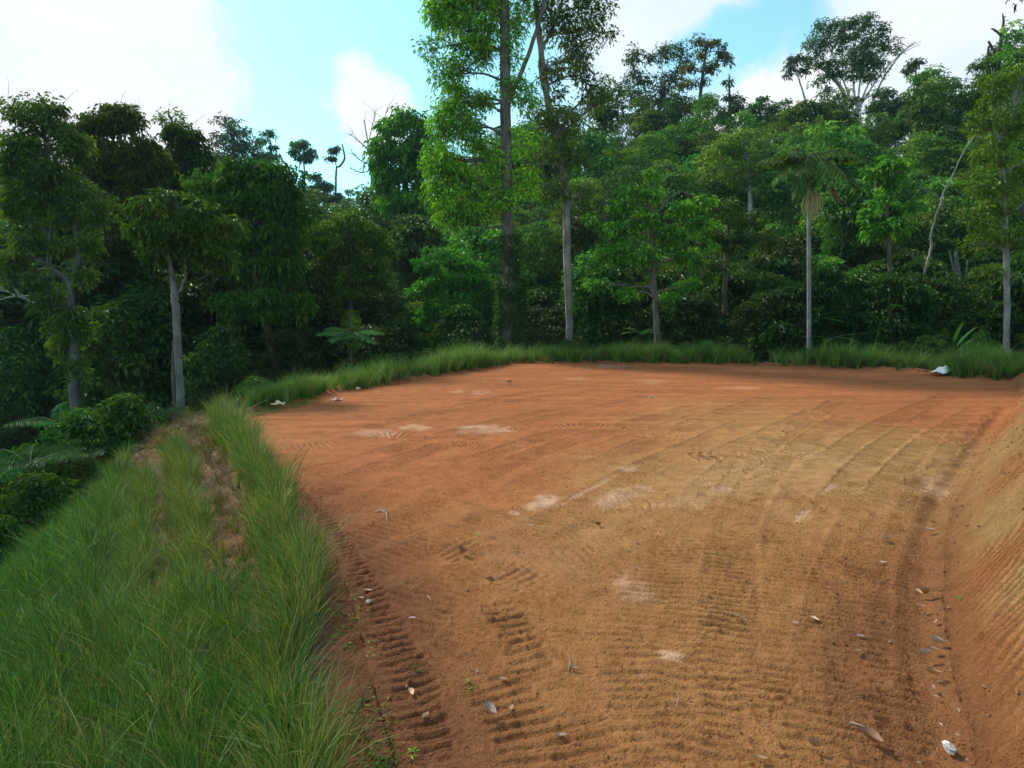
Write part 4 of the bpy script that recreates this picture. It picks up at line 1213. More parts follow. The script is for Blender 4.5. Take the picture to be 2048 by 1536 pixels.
px_tree('valley_ridge_tree', 118, [[(650, 440, 5), (648, 380, 4)]], [(630, 355, 18, 9), (645, 375, 28, 14), (665, 395, 26, 14), (620, 390, 30, 20), (690, 405, 20, 10), (700, 385, 16, 5)],
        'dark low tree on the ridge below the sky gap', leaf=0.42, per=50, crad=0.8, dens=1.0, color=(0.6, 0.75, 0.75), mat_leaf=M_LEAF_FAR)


def stick(name, d, lines, label, cat, material=M_WHITE, color=(1, 1, 1), sides=7, to_ground=True, twig=0, seed=1, partname='branch'):
    rg = np.random.default_rng(seed)
    q0 = P(lines[0][0][0], lines[0][0][1], d=d)
    gz = hz(q0[0], q0[1])
    org = np.array([q0[0], q0[1], gz]) if to_ground else q0
    root = link(name, None, loc=org, label=label, cat=cat)
    fine = Geo()
    for i, ln in enumerate(lines):
        q = np.array([P(a[0], a[1], d=d + (a[3] if len(a) > 3 else 0)) for a in ln])
        w = np.array([a[2] for a in ln]) * d / FPX / 2
        if i == 0 and to_ground:
            q = np.vstack([[q[0][0], q[0][1], gz - 0.3], q])
            w = np.concatenate([[w[0]], w])
        n = max(8, len(q) * 5)
        s = smooth_line(q, n)
        s += rg.normal(size=s.shape) * 0.015
        ww = np.interp(np.linspace(0, len(q) - 1, n), np.arange(len(q)), w)
        v, f = tube(s - org, ww, sides)
        link('stem' if i == 0 else partname, Geo().add(v, f).mesh('stem', material, True), root, color=color)
        for _ in range(twig):
            a = s[rg.integers(n // 3, n)]
            e = a + nrm(nrm(s[-1] - s[0]) + rg.normal(size=3) * 0.6) * rg.uniform(1, 4)
            v, f = tube(limb_line(a, e, rg, .1, 6) - org, np.linspace(0.03, 0.01, 6), 4)
            fine.add(v, f)
    if fine.k:
        link('twigs', fine.mesh('twigs', material, True), root, kind='stuff', color=color)
    return root


stick('dead_snag', 63, [[(1993, 250, 11), (1995, 120, 9), (2000, 90, 7), (2004, 66, 6), (2007, 40, 4), (2005, 28, 2)], [(2001, 70, 5), (1990, 60, 4), (1982, 57, 2)], [(2004, 68, 5), (2012, 64, 4), (2017, 57, 2)], [(1995, 108, 6), (1984, 95, 5), (1977, 82, 4)], [(2006, 36, 2), (2012, 32, 1.5)]],
      'bare dead snag with short forked branches on the right hilltop', 'dead tree', M_BROWN, (0.8, 0.8, 0.85))
stick('broken_stump', 64, [[(1975, 200, 7), (1976, 120, 5), (1977, 92, 4)]], 'short bare broken stump left of the dead snag', 'dead tree', M_BROWN, (0.8, 0.8, 0.85))
stick('leafless_tree', 100, [[(745, 400, 5), (742, 330, 4), (735, 280, 3), (728, 240, 2)], [(742, 330, 3), (760, 270, 2), (775, 215, 1.5)], [(738, 300, 2.5), (715, 280, 2), (700, 268, 1.2)], [(736, 290, 2), (745, 250, 1.5), (750, 225, 1)], [(742, 330, 2.5), (720, 320, 2), (702, 300, 1.2)], [(742, 340, 2.5), (722, 345, 2), (700, 335, 1.2)]],
      'bare twiggy tree against the cloud left of the domed tree', 'dead tree', M_WHITE, (0.75, 0.72, 0.72), sides=5, twig=9)
stick('leaning_bare_tree', 37, [[(1829, 672, 5.4), (1836, 620, 4.8), (1845, 560, 4.8), (1852, 535, 4.8), (1862, 495, 5.4), (1862, 470, 4.1), (1873, 430, 4.1), (1890, 380, 3.4), (1905, 350, 2.7), (1930, 300, 2.7), (1955, 265, 2.0)], [(1896, 420, 1.7), (1875, 395, 1.7), (1852, 380, 1.4), (1830, 372, 1.0)]],
      'long bare pale stem leaning right across the dark wood', 'dead tree', M_PALE, (0.8, 0.78, 0.75))
stick('forked_bare_trunk', 42, [[(1918, 600, 9), (1917, 555, 9), (1913, 520, 7), (1912, 500, 5)], [(1916, 560, 4), (1906, 535, 3.5), (1898, 500, 3)], [(1932, 590, 4), (1933, 540, 4), (1935, 520, 3)]],
      'pale forked bare trunk in shade left of the blotched trunk', 'dead tree', M_PALE, (0.6, 0.6, 0.62))
stick('fallen_branch', 31, [[(20, 570, 6), (55, 600, 5), (95, 615, 4)], [(50, 597, 4), (30, 590, 3), (0, 575, 2)]], 'bare grey branch hanging out over the left ravine', 'branch', M_WHITE, (0.6, 0.6, 0.62), to_ground=False, twig=3)
g = Geo()
sp = P(2035, -6, d=12)
leaves(g, np.array([[0, 0, 0], [0.12, 0.05, 0.1], [-0.25, 0, 0.12], [-.1, 0.1, .15], [.2, 0, -.05]]), 0.13, 14, 0.085, np.random.default_rng(4), 0.4, 0.8, tone=(0, 0.3))
v, f = tube(smooth_line([(-.3, 0, .16), (0, 0, .08), (.5, .2, .35), (2.5, 1.0, 1.2)], 10), np.linspace(0.006, 0.03, 10), 5)
sprig = link('overhanging_sprig', None, loc=sp, label='small dark leafy sprig hanging into the top right corner', cat='branch')
link('leaves', g.mesh('sprig_leaves', M_LEAF), sprig, color=(0.5, 0.5, 0.6), kind='stuff')
link('twig', Geo().add(v, f).mesh('twig', M_BROWN, True), sprig)

# mid-slope trees placed as whole trees: (px, forward distance, top py, width scale, variant, colour, label)
MID = [
    (60, 42, 500, 1.0, 4, DK, 'low dark tree under the forked white limbs at the left edge'),
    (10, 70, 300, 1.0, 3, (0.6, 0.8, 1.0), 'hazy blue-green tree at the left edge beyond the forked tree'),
    (285, 50, 400, 1.1, 1, DK, 'dark tree filling the gap below the broad drooping crown'),
    (640, 70, 440, 1.0, 0, (0.8, 1.0, 0.85), 'mid-green tree behind the bright rounded one'),
    (690, 84, 400, 1.0, 1, (0.8, 1.1, 0.9), 'grey-green tree on the slope just below the sky gap'),
    (760, 66, 368, 1.2, 0, (0.75, 1.05, 0.85), 'broad green tree directly under the domed tree'),
    (850, 58, 430, 1.0, 2, (0.65, 0.85, 0.7), 'flat-crowned dark tree above the layered fresh green one'),
    (770, 48, 560, 0.9, 4, DK, 'dark bushy tree between the rounded tree and the layered one'),
    (960, 50, 440, 1.0, 1, (0.8, 0.95, 0.7), 'green tree hidden behind the thick trunk on its left side'),
    (1070, 52, 440, 1.0, 3, (0.7, 0.85, 0.7), 'narrow tree filling the space between the two tall trunks'),
    (1060, 74, 240, 1.1, 0, (0.6, 0.8, 0.75), 'dark hillside tree seen between the tall crowns'),
    (1170, 70, 260, 1.2, 1, (0.6, 0.8, 0.75), 'dark green tree just right of the slim tall trunk'),
    (1180, 47, 500, 1.0, 4, (0.75, 0.9, 0.65), 'bushy low tree right behind the slim trunk'),
    (1240, 62, 330, 1.1, 3, (0.65, 0.85, 0.75), 'upright hillside tree above the young bright tree'),
    (1340, 76, 250, 1.1, 4, (0.7, 0.85, 0.75), 'dense tree on the upper slope under the broad ridge tree'),
    (1345, 58, 340, 1.1, 0, (0.6, 0.75, 0.6), 'dark rounded tree behind the young bright tree'),
    (1400, 66, 300, 1.0, 1, (0.65, 0.85, 0.7), 'green tree between the reddish top and the young tree'),
    (1400, 50, 440, 1.0, 7, DK, 'pointed dark tree left of the understory trunk'),
    (1560, 48, 470, 1.2, 4, DK, 'dark bush-like tree just left of the palm trunk'),
    (1600, 70, 290, 1.2, 2, (0.9, 1.05, 0.8), 'flat-topped light tree behind the palm crown'),
    (1660, 55, 400, 1.1, 1, (0.65, 0.8, 0.6), 'shaded tree behind the palm on its right'),
    (1690, 74, 270, 1.0, 0, (0.75, 0.95, 0.8), 'mid-green tree below the huge ridge tree'),
    (1720, 50, 480, 1.0, 4, DK, 'dark low tree between the palm and the thin trunk'),
    (1760, 68, 300, 1.1, 2, (0.9, 1.05, 0.8), 'light spreading tree behind the tufted thin-trunked tree'),
    (1850, 60, 340, 1.2, 6, (1.0, 1.0, 0.75), 'flat olive tree crossed by the leaning bare stem'),
    (1860, 46, 460, 1.1, 3, (0.65, 0.75, 0.55), 'shaded tree behind the lower part of the leaning stem'),
    (1900, 66, 260, 1.2, 2, (1.05, 1.0, 0.75), 'olive spreading tree on the right slope below the skyline'),
    (1930, 48, 380, 1.0, 5, (0.95, 0.95, 0.65), 'upright yellow-green tree left of the blotched trunk'),
    (1960, 54, 300, 1.1, 0, (1.0, 0.95, 0.65), 'rounded yellow-green tree on the right slope'),
    (2060, 44, 260, 1.2, 1, (0.8, 0.85, 0.6), 'tree cut by the right edge behind the blotched trunk'),
    (1130, 84, 210, 1.0, 3, (0.6, 0.8, 0.8), 'dark ridge tree showing between the tall crown branches'),
    (1620, 86, 225, 1.0, 0, (0.65, 0.8, 0.75), 'low ridge tree under the leaning tufted one'),
    (1010, 92, 250, 1.0, 1, (0.6, 0.8, 0.8), 'bluish ridge tree behind the thick trunk'),
    (1950, 72, 170, 1.0, 4, (0.75, 0.9, 0.7), 'dense ridge tree left of the hill crown tree'),
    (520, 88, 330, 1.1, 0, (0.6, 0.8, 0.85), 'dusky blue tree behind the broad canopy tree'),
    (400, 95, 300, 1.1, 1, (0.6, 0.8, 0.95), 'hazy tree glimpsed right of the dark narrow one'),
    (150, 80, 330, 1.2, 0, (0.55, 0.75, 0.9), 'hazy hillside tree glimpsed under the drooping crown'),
    (640, 46, 560, 1.0, 4, (0.6, 0.65, 0.5), 'dark thicket tree under the rounded yellow-green one'),
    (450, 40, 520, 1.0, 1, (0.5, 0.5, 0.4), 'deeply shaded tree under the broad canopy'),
    (820, 47, 600, 0.9, 7, (0.7, 0.85, 0.6), 'low pointed tree left of the layered green tree'),
    (1090, 44, 590, 0.9, 4, (0.65, 0.8, 0.6), 'leafy low tree between the ivy foot and slim trunk'),
    (1250, 44, 600, 0.9, 1, (0.7, 0.8, 0.6), 'low tree left of the young tree stem'),
    (1880, 40, 560, 1.0, 4, (0.5, 0.55, 0.45), 'dark bushy tree at the foot of the leaning stem'),
    (1980, 40, 520, 1.0, 1, (0.85, 0.85, 0.55), 'leafy tree left behind the blotched trunk'),
    (230, 31, 600, 0.8, 4, (0.85, 0.95, 0.6), 'low green tree between the vine-clad and pale trunks'),
    (30, 33, 640, 0.9, 1, (0.75, 0.95, 0.8), 'bushy tree in the ravine at the left edge'),
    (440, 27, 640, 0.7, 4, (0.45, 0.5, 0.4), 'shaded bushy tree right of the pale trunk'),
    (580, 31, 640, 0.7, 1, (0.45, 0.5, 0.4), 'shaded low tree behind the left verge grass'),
    (95, 38, 350, 1.2, 0, (0.6, 0.65, 0.5), 'dark tree filling in behind the forked white limbs'),
    (185, 43, 330, 1.2, 1, (0.5, 0.52, 0.42), 'dark tree right behind the vine-clad fork'),
    (268, 41, 300, 1.2, 0, (0.5, 0.5, 0.4), 'tall dark tree behind the broad drooping crown'),
    (325, 46, 320, 1.2, 4, (0.48, 0.5, 0.42), 'deeply shaded tree under the light feathery top'),
    (425, 42, 335, 1.2, 0, (0.5, 0.52, 0.4), 'dark tree joining the narrow dark one to the broad canopy'),
    (505, 45, 330, 1.2, 1, (0.5, 0.55, 0.42), 'dark tree just behind the top of the broad canopy'),
    (585, 43, 380, 1.1, 4, (0.5, 0.55, 0.42), 'dark tree at the valley side of the broad canopy'),
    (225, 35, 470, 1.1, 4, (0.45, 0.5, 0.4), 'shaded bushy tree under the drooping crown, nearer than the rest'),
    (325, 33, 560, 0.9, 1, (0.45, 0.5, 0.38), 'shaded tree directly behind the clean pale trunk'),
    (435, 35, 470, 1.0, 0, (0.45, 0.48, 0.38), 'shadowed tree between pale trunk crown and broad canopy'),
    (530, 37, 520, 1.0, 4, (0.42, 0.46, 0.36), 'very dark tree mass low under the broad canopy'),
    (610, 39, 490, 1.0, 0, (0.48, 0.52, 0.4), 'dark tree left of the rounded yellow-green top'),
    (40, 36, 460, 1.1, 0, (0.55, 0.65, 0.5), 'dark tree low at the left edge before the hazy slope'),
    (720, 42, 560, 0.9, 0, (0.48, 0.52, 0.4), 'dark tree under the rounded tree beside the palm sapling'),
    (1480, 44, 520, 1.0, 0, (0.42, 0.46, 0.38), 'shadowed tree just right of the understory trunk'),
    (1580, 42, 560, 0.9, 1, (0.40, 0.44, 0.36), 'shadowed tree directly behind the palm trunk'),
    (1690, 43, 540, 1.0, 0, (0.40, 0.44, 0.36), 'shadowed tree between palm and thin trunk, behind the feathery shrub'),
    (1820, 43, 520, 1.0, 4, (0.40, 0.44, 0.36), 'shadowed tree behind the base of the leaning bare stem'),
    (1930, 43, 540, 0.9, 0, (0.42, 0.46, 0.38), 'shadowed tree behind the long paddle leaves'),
]
proto = {}
for px, d, ty, ws, vi, col, label in MID:
    tm, cm = VAR[vi]
    b = P(px, 600, d=d)
    gz = hz(b[0], d)
    top = P(px, ty, d=d)[2]
    s = max(top - gz, 3.0) / specs[vi]['h']
    if vi not in proto:
        root = link('forest_tree', None)
        link('trunk', tm, root)
        link('crown', cm, root, kind='stuff')
        proto[vi] = root
        used = False
    if not used:
        o = root
        kids = list(root.children)
        used = True
    else:
        o = proto[vi].copy()
        COL.objects.link(o)
        kids = []
        for ch in list(proto[vi].children):
            c = ch.copy()
            COL.objects.link(c)
            c.parent = o
            kids.append(c)
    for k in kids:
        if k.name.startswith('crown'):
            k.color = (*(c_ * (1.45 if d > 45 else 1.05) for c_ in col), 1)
    wx = (s + 0.25 * (1.0 - s)) * ws
    o.location = (b[0], d, gz - 0.1)
    o.rotation_euler = (0, 0, (px * 0.37) % 6.28)
    o.scale = (wx, wx, s)
    tag(o, label, 'tree', 'trees packed on the slope behind the pad')

# ---------------------------------------------------------------- palm with its hanging fruit strings
pd = 34.0
pb = P(1618, 700, d=pd)
pz = hz(pb[0], pb[1])
org = np.array([pb[0], pb[1], pz])
palm = link('palm_tree', None, loc=org, label='solitary palm with thin pale ringed trunk and hanging fruit strings', cat='palm tree')
tp = np.array([[pb[0], pb[1], pz - 0.3]] + [list(P(x, y, d=pd)) for x, y in ((1618, 690), (1618, 560), (1618, 430), (1620, 370), (1622, 310))])
s_ = smooth_line(tp, 60)
rr_ = np.interp(np.linspace(0, 1, 60), [0, .1, .75, 1], [.15, .105, .095, .085]) * (1 + 0.05 * (np.arange(60) % 3 == 0))
v, f = tube(s_ - org, rr_, 12)
link('trunk', Geo().add(v, f).mesh('palm_trunk', M_WHITE, True), palm, color=(0.58, 0.58, 0.60))
rgp = np.random.default_rng(77)
hub = P(1622, 310, d=pd) - org
fr = [(-1, 0.1, 0.30, 2.5, .30), (1, 0.1, 0.28, 2.8, .30), (-.9, -.5, .7, 2.2, .5), (.9, -.5, .65, 2.3, .5), (.15, -.2, 1.6, 2.3, .15), (-.5, -.9, .1, 2.4, .55), (.35, -1, 0.0, 2.4, .6), (-.8, .6, .5, 2.3, .4), (.7, .7, .5, 2.3, .4),
      (-.55, -.6, -.5, 1.9, .45), (.6, -.45, -.7, 1.9, .4), (.05, -1, -.25, 2.3, .55), (1, -.35, -.15, 2.2, .45), (-1, -.3, -.15, 2.2, .45)]
for k, (dx, dy, dz_, ln, ar) in enumerate(fr):
    g = Geo()
    frond_geo(g, (0, 0, 0), (dx, dy, dz_), ln, ar, 22, 0.12, 0.66, rgp, tone=0.5, vdroop=0.8, rr=0.035, wedge=True)
    dead = k in (10,)
    o = link('frond', g.mesh('palm_frond', [M_DRY if dead else M_LEAF, M_BROWN]), palm, loc=hub + np.array([0, 0, rgp.uniform(-.25, .1)]), color=(0.42, 0.22, 0.16) if dead else (0.78, 0.85, 0.62))
    if dead:
        o['label'] = 'dead brown frond hanging under the crown'
g = Geo()
fh = P(1616, 388, d=pd) - org + np.array([0, -0.45, 0])
for k in range(84):
    a = rgp.uniform(0, 6.28)
    r0 = 0.40 * math.sqrt(rgp.random())
    p0 = fh + np.array([math.cos(a) * r0 * .5, math.sin(a) * r0 * .5, rgp.uniform(-.1, .1)])
    p1 = fh + np.array([math.cos(a) * r0, -0.1 + math.sin(a) * r0, -.3])
    p2 = fh + np.array([math.cos(a) * r0 * 1.0 + rgp.normal() * .05, -0.1 + math.sin(a) * r0, -1.2 * rgp.uniform(.85, 1.03) + 2.2 * r0 ** 2])
    v, f = tube(smooth_line([p0, p1, p2], 9), 0.013, 4)
    g.add(v, f)
link('fruit_strings', g.mesh('fruit_strings', M_FRUIT), palm, kind='stuff')
loop = np.array([fh + np.array([0.50 * math.sin(t), -0.1, -0.62 + 0.66 * math.cos(t)]) for t in np.linspace(0.3, 2 * math.pi - .25, 26)])
v, f = tube(loop, 0.022, 5)
link('fruit_stalk', Geo().add(v, f).mesh('fruit_stalk', M_FRUIT), palm)


# ---------------------------------------------------------------- frond plants, each thing with its leaves as parts
def frond_plant(name, px, py, d, fronds, label, cat, color=(1, 1, 1), lw=0.06, ll=0.4, nl=24, vdroop=0.3, seed=1, wedge=False, tone=0.6, hgt=0.0):
    rg = np.random.default_rng(seed)
    b = P(px, py, z=-1.0) if d is None else P(px, py, d=d)
    gz = hz(b[0], b[1])
    top = max(b[2] - gz, 0.1) + hgt
    root = link(name, None, loc=(b[0], b[1], gz), label=label, cat=cat)
    v, f = tube(smooth_line([(0, 0, -.2), (0.03, 0, top * .5), (0, 0, top)], 8), np.linspace(0.05, 0.035, 8), 6)
    link('stem', Geo().add(v, f).mesh('stem', M_BROWN, True), root)
    for (dx, dy, dz_, ln, ar) in fronds:
        g = Geo()
        frond_geo(g, (0, 0, 0), (dx, dy, dz_), ln, ar, nl, lw, ll, rg, tone=tone, vdroop=vdroop, rr=0.014, wedge=wedge)
        link('frond', g.mesh('frond', [M_LEAF, M_BROWN]), root, loc=(0, 0, top), color=color)
    return root


frond_plant('palm_sapling', 700, 668, 30, [(-1, -.4, .45, 1.5, .35), (.9, -.6, .25, 1.7, .4), (-.5, -1, .3, 1.4, .4), (.3, -1, .35, 1.5, .35), (1, 0, .5, 1.6, .4), (-.9, .3, .7, 1.4, .4), (.1, -.2, 1, 1.5, .3), (.6, -1, .0, 1.4, .3)],
            'palm sapling with arching lit fronds in the dark wood left of centre', 'palm', (0.5, 0.72, .6), lw=0.08, ll=0.42, vdroop=0.5, seed=3, wedge=True, tone=.6)
frond_plant('feathery_shrub', 1625, 640, 36.5, [(-1, -.3, .35, 1.7, .3), (1, -.3, .4, 1.9, .3), (.7, -.8, .3, 1.7, .3), (-.6, -.8, .3, 1.5, .3), (.3, -.3, .9, 1.3, .3), (-.4, .3, .9, 1.3, .3), (1, .3, .7, 1.6, .3)],
            'feathery bright green shrub in front of the palm trunk', 'shrub', (.75, 1.15, .85), lw=0.08, ll=0.34, nl=26, vdroop=0.1, seed=4, tone=.7)
frond_plant('low_feathery_shrub', 1660, 676, 35.8, [(-1, -.4, .2, 2.0, .12), (1, -.4, .35, 1.9, .15), (.5, -.8, .25, 1.4, .3), (-.5, -.8, .15, 1.5, .25)],
            'low feathery shrub spreading under the palm', 'shrub', (.85, 1.2, .8), lw=0.08, ll=0.26, nl=26, vdroop=0.1, seed=5, tone=.7)
frond_plant('tree_fern', 1280, 668, 35.5, [(-1, -.3, .5, 1.2, .4), (1, -.3, .5, 1.3, .4), (0, -1, .5, 1.2, .4), (.6, -.8, .8, 1.2, .4), (-.6, -.7, .8, 1.2, .4), (-.8, .5, .8, 1.2, .4)],
            'low fern clump left of the young tree stem', 'fern', (.7, 1.0, .8), lw=0.05, ll=0.3, nl=26, vdroop=0.2, seed=6)
frond_plant('ravine_fern', 0, 1440, None, [(-.8, .6, .25, .8, .3), (.9, .35, .3, .55, .3), (.3, 1, .5, .5, .3), (-1, -.1, .3, .6, .3)], 'bright green fern frond rising from the near grass at lower left', 'fern', (1.0, 1.5, 1.0), lw=0.016, ll=0.09, nl=34, vdroop=0.15, seed=7, tone=.85)
for i, (px, py, d, lab) in enumerate([(120, 850, 19, 'dark fern clump below the vine-clad trunk'), (230, 860, 20, 'fern clump at the top rim of the grass slope'), (60, 930, 15, 'broad fern clump beside the grass at the left edge'),
                                      (180, 905, 17, 'arching fern clump midway along the slope rim'), (310, 835, 22, 'fern clump just left of the pale trunk foot')]):
    rg_ = np.random.default_rng(60 + i)
    fl = [(math.cos(a), math.sin(a), rg_.uniform(.3, .8), rg_.uniform(1.1, 1.7), .35) for a in np.linspace(0, 5.6, 9)]
    frond_plant('fern', px, py, d, fl, lab, 'fern', (.65, 1.0, .75), lw=0.05, ll=0.34, nl=26, vdroop=0.6, seed=8 + i, tone=.25)


def paddle(g, base, out, length, width, arch, tone, n=9):
    out = nrm(np.asarray(out, float))
    t = np.linspace(0, 1, n)
    c = np.asarray(base) + out * (t * length)[:, None] + np.array([0, 0, -1]) * (arch * length * t ** 2.2)[:, None]
    side = nrm(np.cross(out, np.array([0, 0, 1.0]) + 1e-3))
    up_ = np.cross(side, out)
    w = width * np.clip((t - .25) / .2, 0, 1) ** .6 * np.sqrt(np.clip(1 - ((t - .6) / .42) ** 2, 0, 1)) + 0.01
    V = np.stack([c + side * w[:, None] + up_ * (w * .25)[:, None], c, c - side * w[:, None] + up_ * (w * .25)[:, None]], 1).reshape(-1, 3)
    i = np.arange(n - 1)[:, None] * 3
    F = np.concatenate([i + np.array([0, 1, 4, 3]), i + np.array([1, 2, 5, 4])])
    g.add(V, F, tone)


def paddle_plant(name, px, py, d, ls, label, color=(1, 1, 1)):
    b = P(px, py, d=d)
    gz = hz(b[0], b[1])
    root = link(name, None, loc=(b[0], b[1], gz), label=label, cat='plant')
    for k, (dx, dy, dz_, ln, w, ar) in enumerate(ls):
        g = Geo()
        paddle(g, (0, 0, 0), (dx, dy, dz_), ln, w, ar, 0.25 + 0.12 * (k % 3))
        link('leaf', g.mesh('leaf', M_LEAF, True), root, color=color)


paddle_plant('wild_ginger', 1895, 725, 32, [(.9, -.2, .9, 2.4, .22, .2), (.6, -.2, 1.1, 2.2, .2, .2), (-.8, -.2, 1.0, 1.9, .2, .25), (-.4, -.3, 1.2, 2.0, .18, .2), (.2, -.3, 1.3, 2.1, .2, .15), (1, .2, .6, 1.8, .2, .2), (-1, .2, .7, 1.6, .18, .2), (.5, -.8, .8, 1.5, .18, .3)],
             'dark plant with long paddle leaves behind the white sheet', (.62, .8, .72))
paddle_plant('wild_banana', 1637, 704, 34, [(.15, -.3, 1.3, 1.5, .24, .1), (.3, -.2, 1.0, 1.1, .2, .2), (-.1, -.3, 1.1, .9, .16, .2)], 'single broad upright leaf plant beside the palm trunk', (.8, 1.1, .85))

# ================================================================ grass
def tuft_mesh(seed, n, hgt, spread, width, segs, matl, tone=(0, .9), lean=(0, 0), flop=0.6):
    rg = np.random.default_rng(seed)
    g = Geo()
    a = rg.uniform(0, 6.28, n)
    r0 = spread * np.sqrt(rg.random(n))
    base = np.stack([np.cos(a) * r0, np.sin(a) * r0, np.full(n, -0.03)], -1)
    h = hgt * rg.uniform(0.4, 1.05, n) * np.where(rg.random(n) < .08, 1.25, 1)
    a2 = a + rg.normal(0, 0.8, n)
    bend = h * flop * rg.uniform(0.15, 1.1, n)
    out = np.stack([np.cos(a2), np.sin(a2)], -1) * bend[:, None] + np.array(lean) * h[:, None]
    t = np.linspace(0, 1, segs + 1)
    w = width * np.exp(rg.normal(0, 0.38, n))
    sa = rg.uniform(0, 6.28, n)
    side = np.stack([np.cos(sa), np.sin(sa), np.zeros(n)], -1)
    V = []
    for k, tt in enumerate(t):
        c = base + np.concatenate([out * (tt ** 2)[None] if False else out * tt ** 2, (h * (tt - 0.28 * flop * tt ** 3))[:, None]], 1)
        ww = w * (1 - tt) ** 0.6 * 0.5
        if k < segs:
            V += [c - side * ww[:, None], c + side * ww[:, None]]
        else:
            V += [c]
    V = np.stack(V, 1)
    m = V.shape[1]
    b = np.arange(n)[:, None] * m
    tn = np.clip(tone[0] + (tone[1] - tone[0]) * rg.random(n) ** 1.5 + (rg.random(n) < 0.13) * 0.55, 0, 1)
    g.v = []
    quads = np.concatenate([b + np.array([2 * k, 2 * k + 1, 2 * k + 3, 2 * k + 2]) for k in range(segs - 1)]) if segs > 1 else np.zeros((0, 4), int)
    tris = b + np.array([2 * segs - 2, 2 * segs - 1, 2 * segs])
    g.add(V.reshape(-1, 3), quads, np.repeat(tn, m))
    g.k = 0
    g.f.append(tris.ravel().astype(np.int64))
    g.n.append(np.full(len(tris), 3, np.int32))
    g.m.append(np.zeros(len(tris), np.int32))
    return g.mesh('grass_tuft', matl)


GR = [tuft_mesh(400 + i, 74, 0.85, 0.085, 0.0078, 5, M_GRASS, lean=((-.10, .05), (.08, 0), (0, -.1), (.05, .1))[i]) for i in range(4)]          # 0-3 green
GY = [tuft_mesh(410 + i, 64, 0.80, 0.075, 0.0072, 5, M_GRASS_Y, tone=(.1, 1), lean=((-.1, 0), (.12, .05), (.02, -.1))[i]) for i in range(3)]    # 4-6 yellow
GS = [tuft_mesh(420 + i, 90, 0.45, 0.12, 0.005, 3, M_STRAW, tone=(0, 1), flop=1.7) for i in range(2)]                                          # 7-8 straw
GL = [tuft_mesh(430 + i, 90, 0.28, 0.10, 0.006, 3, M_GRASS, tone=(.1, .9), flop=1.0) for i in range(2)]                                         # 9-10 short
gr_coll = variant_collection('grass_variant', GR + GY + GS + GL)


def along(poly, off, s0, s1, step, rg, jit=0.07, near=False):
    seg = np.hypot(*np.diff(poly, axis=0).T)
    cum = np.concatenate([[0], np.cumsum(seg)])
    s = np.arange(s0, min(s1, cum[-1]), step)
    x, y = np.interp(s, cum, poly[:, 0]), np.interp(s, cum, poly[:, 1])
    dx = np.interp(s + .3, cum, poly[:, 0]) - np.interp(s - .3, cum, poly[:, 0])
    dy = np.interp(s + .3, cum, poly[:, 1]) - np.interp(s - .3, cum, poly[:, 1])
    l = np.hypot(dx, dy)
    off = off + (0.26 * sstep(24, 18, s) if near else 0) + 0.06 * np.sin(s * 1.7) + 0.05 * np.sin(s * 0.6 + 1)
    x, y = x - dy / l * off + rg.normal(0, jit, len(s)), y + dx / l * off + rg.normal(0, jit, len(s))
    return np.stack([x, y], -1), s


def grass(name, xy, smin, smax, choices, label, seed, tilt=0.12, zs=None, leanv=(0, 0), color=(1, 1, 1)):
    rg = np.random.default_rng(seed)
    n = len(xy)
    z = height(xy[:, 0], xy[:, 1])
    s = rg.uniform(smin, smax, n)
    if zs is not None:
        s = s * zs
    scatter(name, np.column_stack([xy, z]), np.stack([rg.normal(leanv[0], tilt, n), rg.normal(leanv[1], tilt, n), rg.uniform(0, 6.28, n)], -1), np.stack([s, s, s * rg.uniform(.85, 1.15, n)], -1),
            rg.choice(choices, n), gr_coll, label, color=color)


rg = np.random.default_rng(31)
LL = np.sum(np.hypot(*np.diff(LEFT, axis=0).T))
rows = [(0.34, 9.5, LL, 0.075, [0, 1, 2, 4, 5, 6, 4], 0.80, 1.15, 'tall clumped grass row along the crest beside the pad'),
        (1.42, 10, LL - 1.2, 0.085, [0, 1, 4, 5, 6], 0.6, .95, 'second thinner row of yellowing grass down the slope'),
        (2.15, 10, LL - 3.0, 0.07, [0, 1, 2, 4, 5], 0.6, .95, 'third row of grass lower on the slope')]
for k, (off, s0, s1, st, ch, a, b, lab) in enumerate(rows):
    p1, s_a = along(LEFT, off, s0, s1, st, rg, 0.06, True)
    p2, s_b = along(LEFT, off + 0.12, s0, s1, st * 1.6, rg, 0.08 + 0.06 * k, True)
    xy = np.concatenate([p1, p2])
    keep = vnoise(xy[:, 0] * 1.3 + 5 * k, xy[:, 1] * 1.3) > (0.05 if k == 0 else 0.22)
    grass('grass_row', xy[keep], a, b, ch, lab, 500 + k)
# dense grass further down the slope
x = rg.uniform(-20, 1, 90000)
y = rg.uniform(-1, 26, 90000)
ins = inside(x, y, PADPOLY)
dl, sl, _ = seg_dist(x, y, LEFT)
df, _, _ = seg_dist(x, y, FAR)
w = slope_width(sl)
rowm = 0.5 + 0.5 * np.cos(dl * 2 * math.pi / 0.85)
dens = np.where(dl > 2.55, 0.35 + 0.65 * rowm, 0.0)
ok = (~ins) & (dl < w + 0.8) & (dl <= df + .3) & (rng.random(len(x)) < dens * 0.62) & (x < 0.2)
xy = np.stack([x, y], -1)[ok][:5200]
grass('slope_grass', xy, 0.6, 1.1, [0, 1, 2, 3, 0, 1, 2, 3, 5], 'thick green grass covering the lower slope', 510, color=(0.82, 0.98, 0.85))
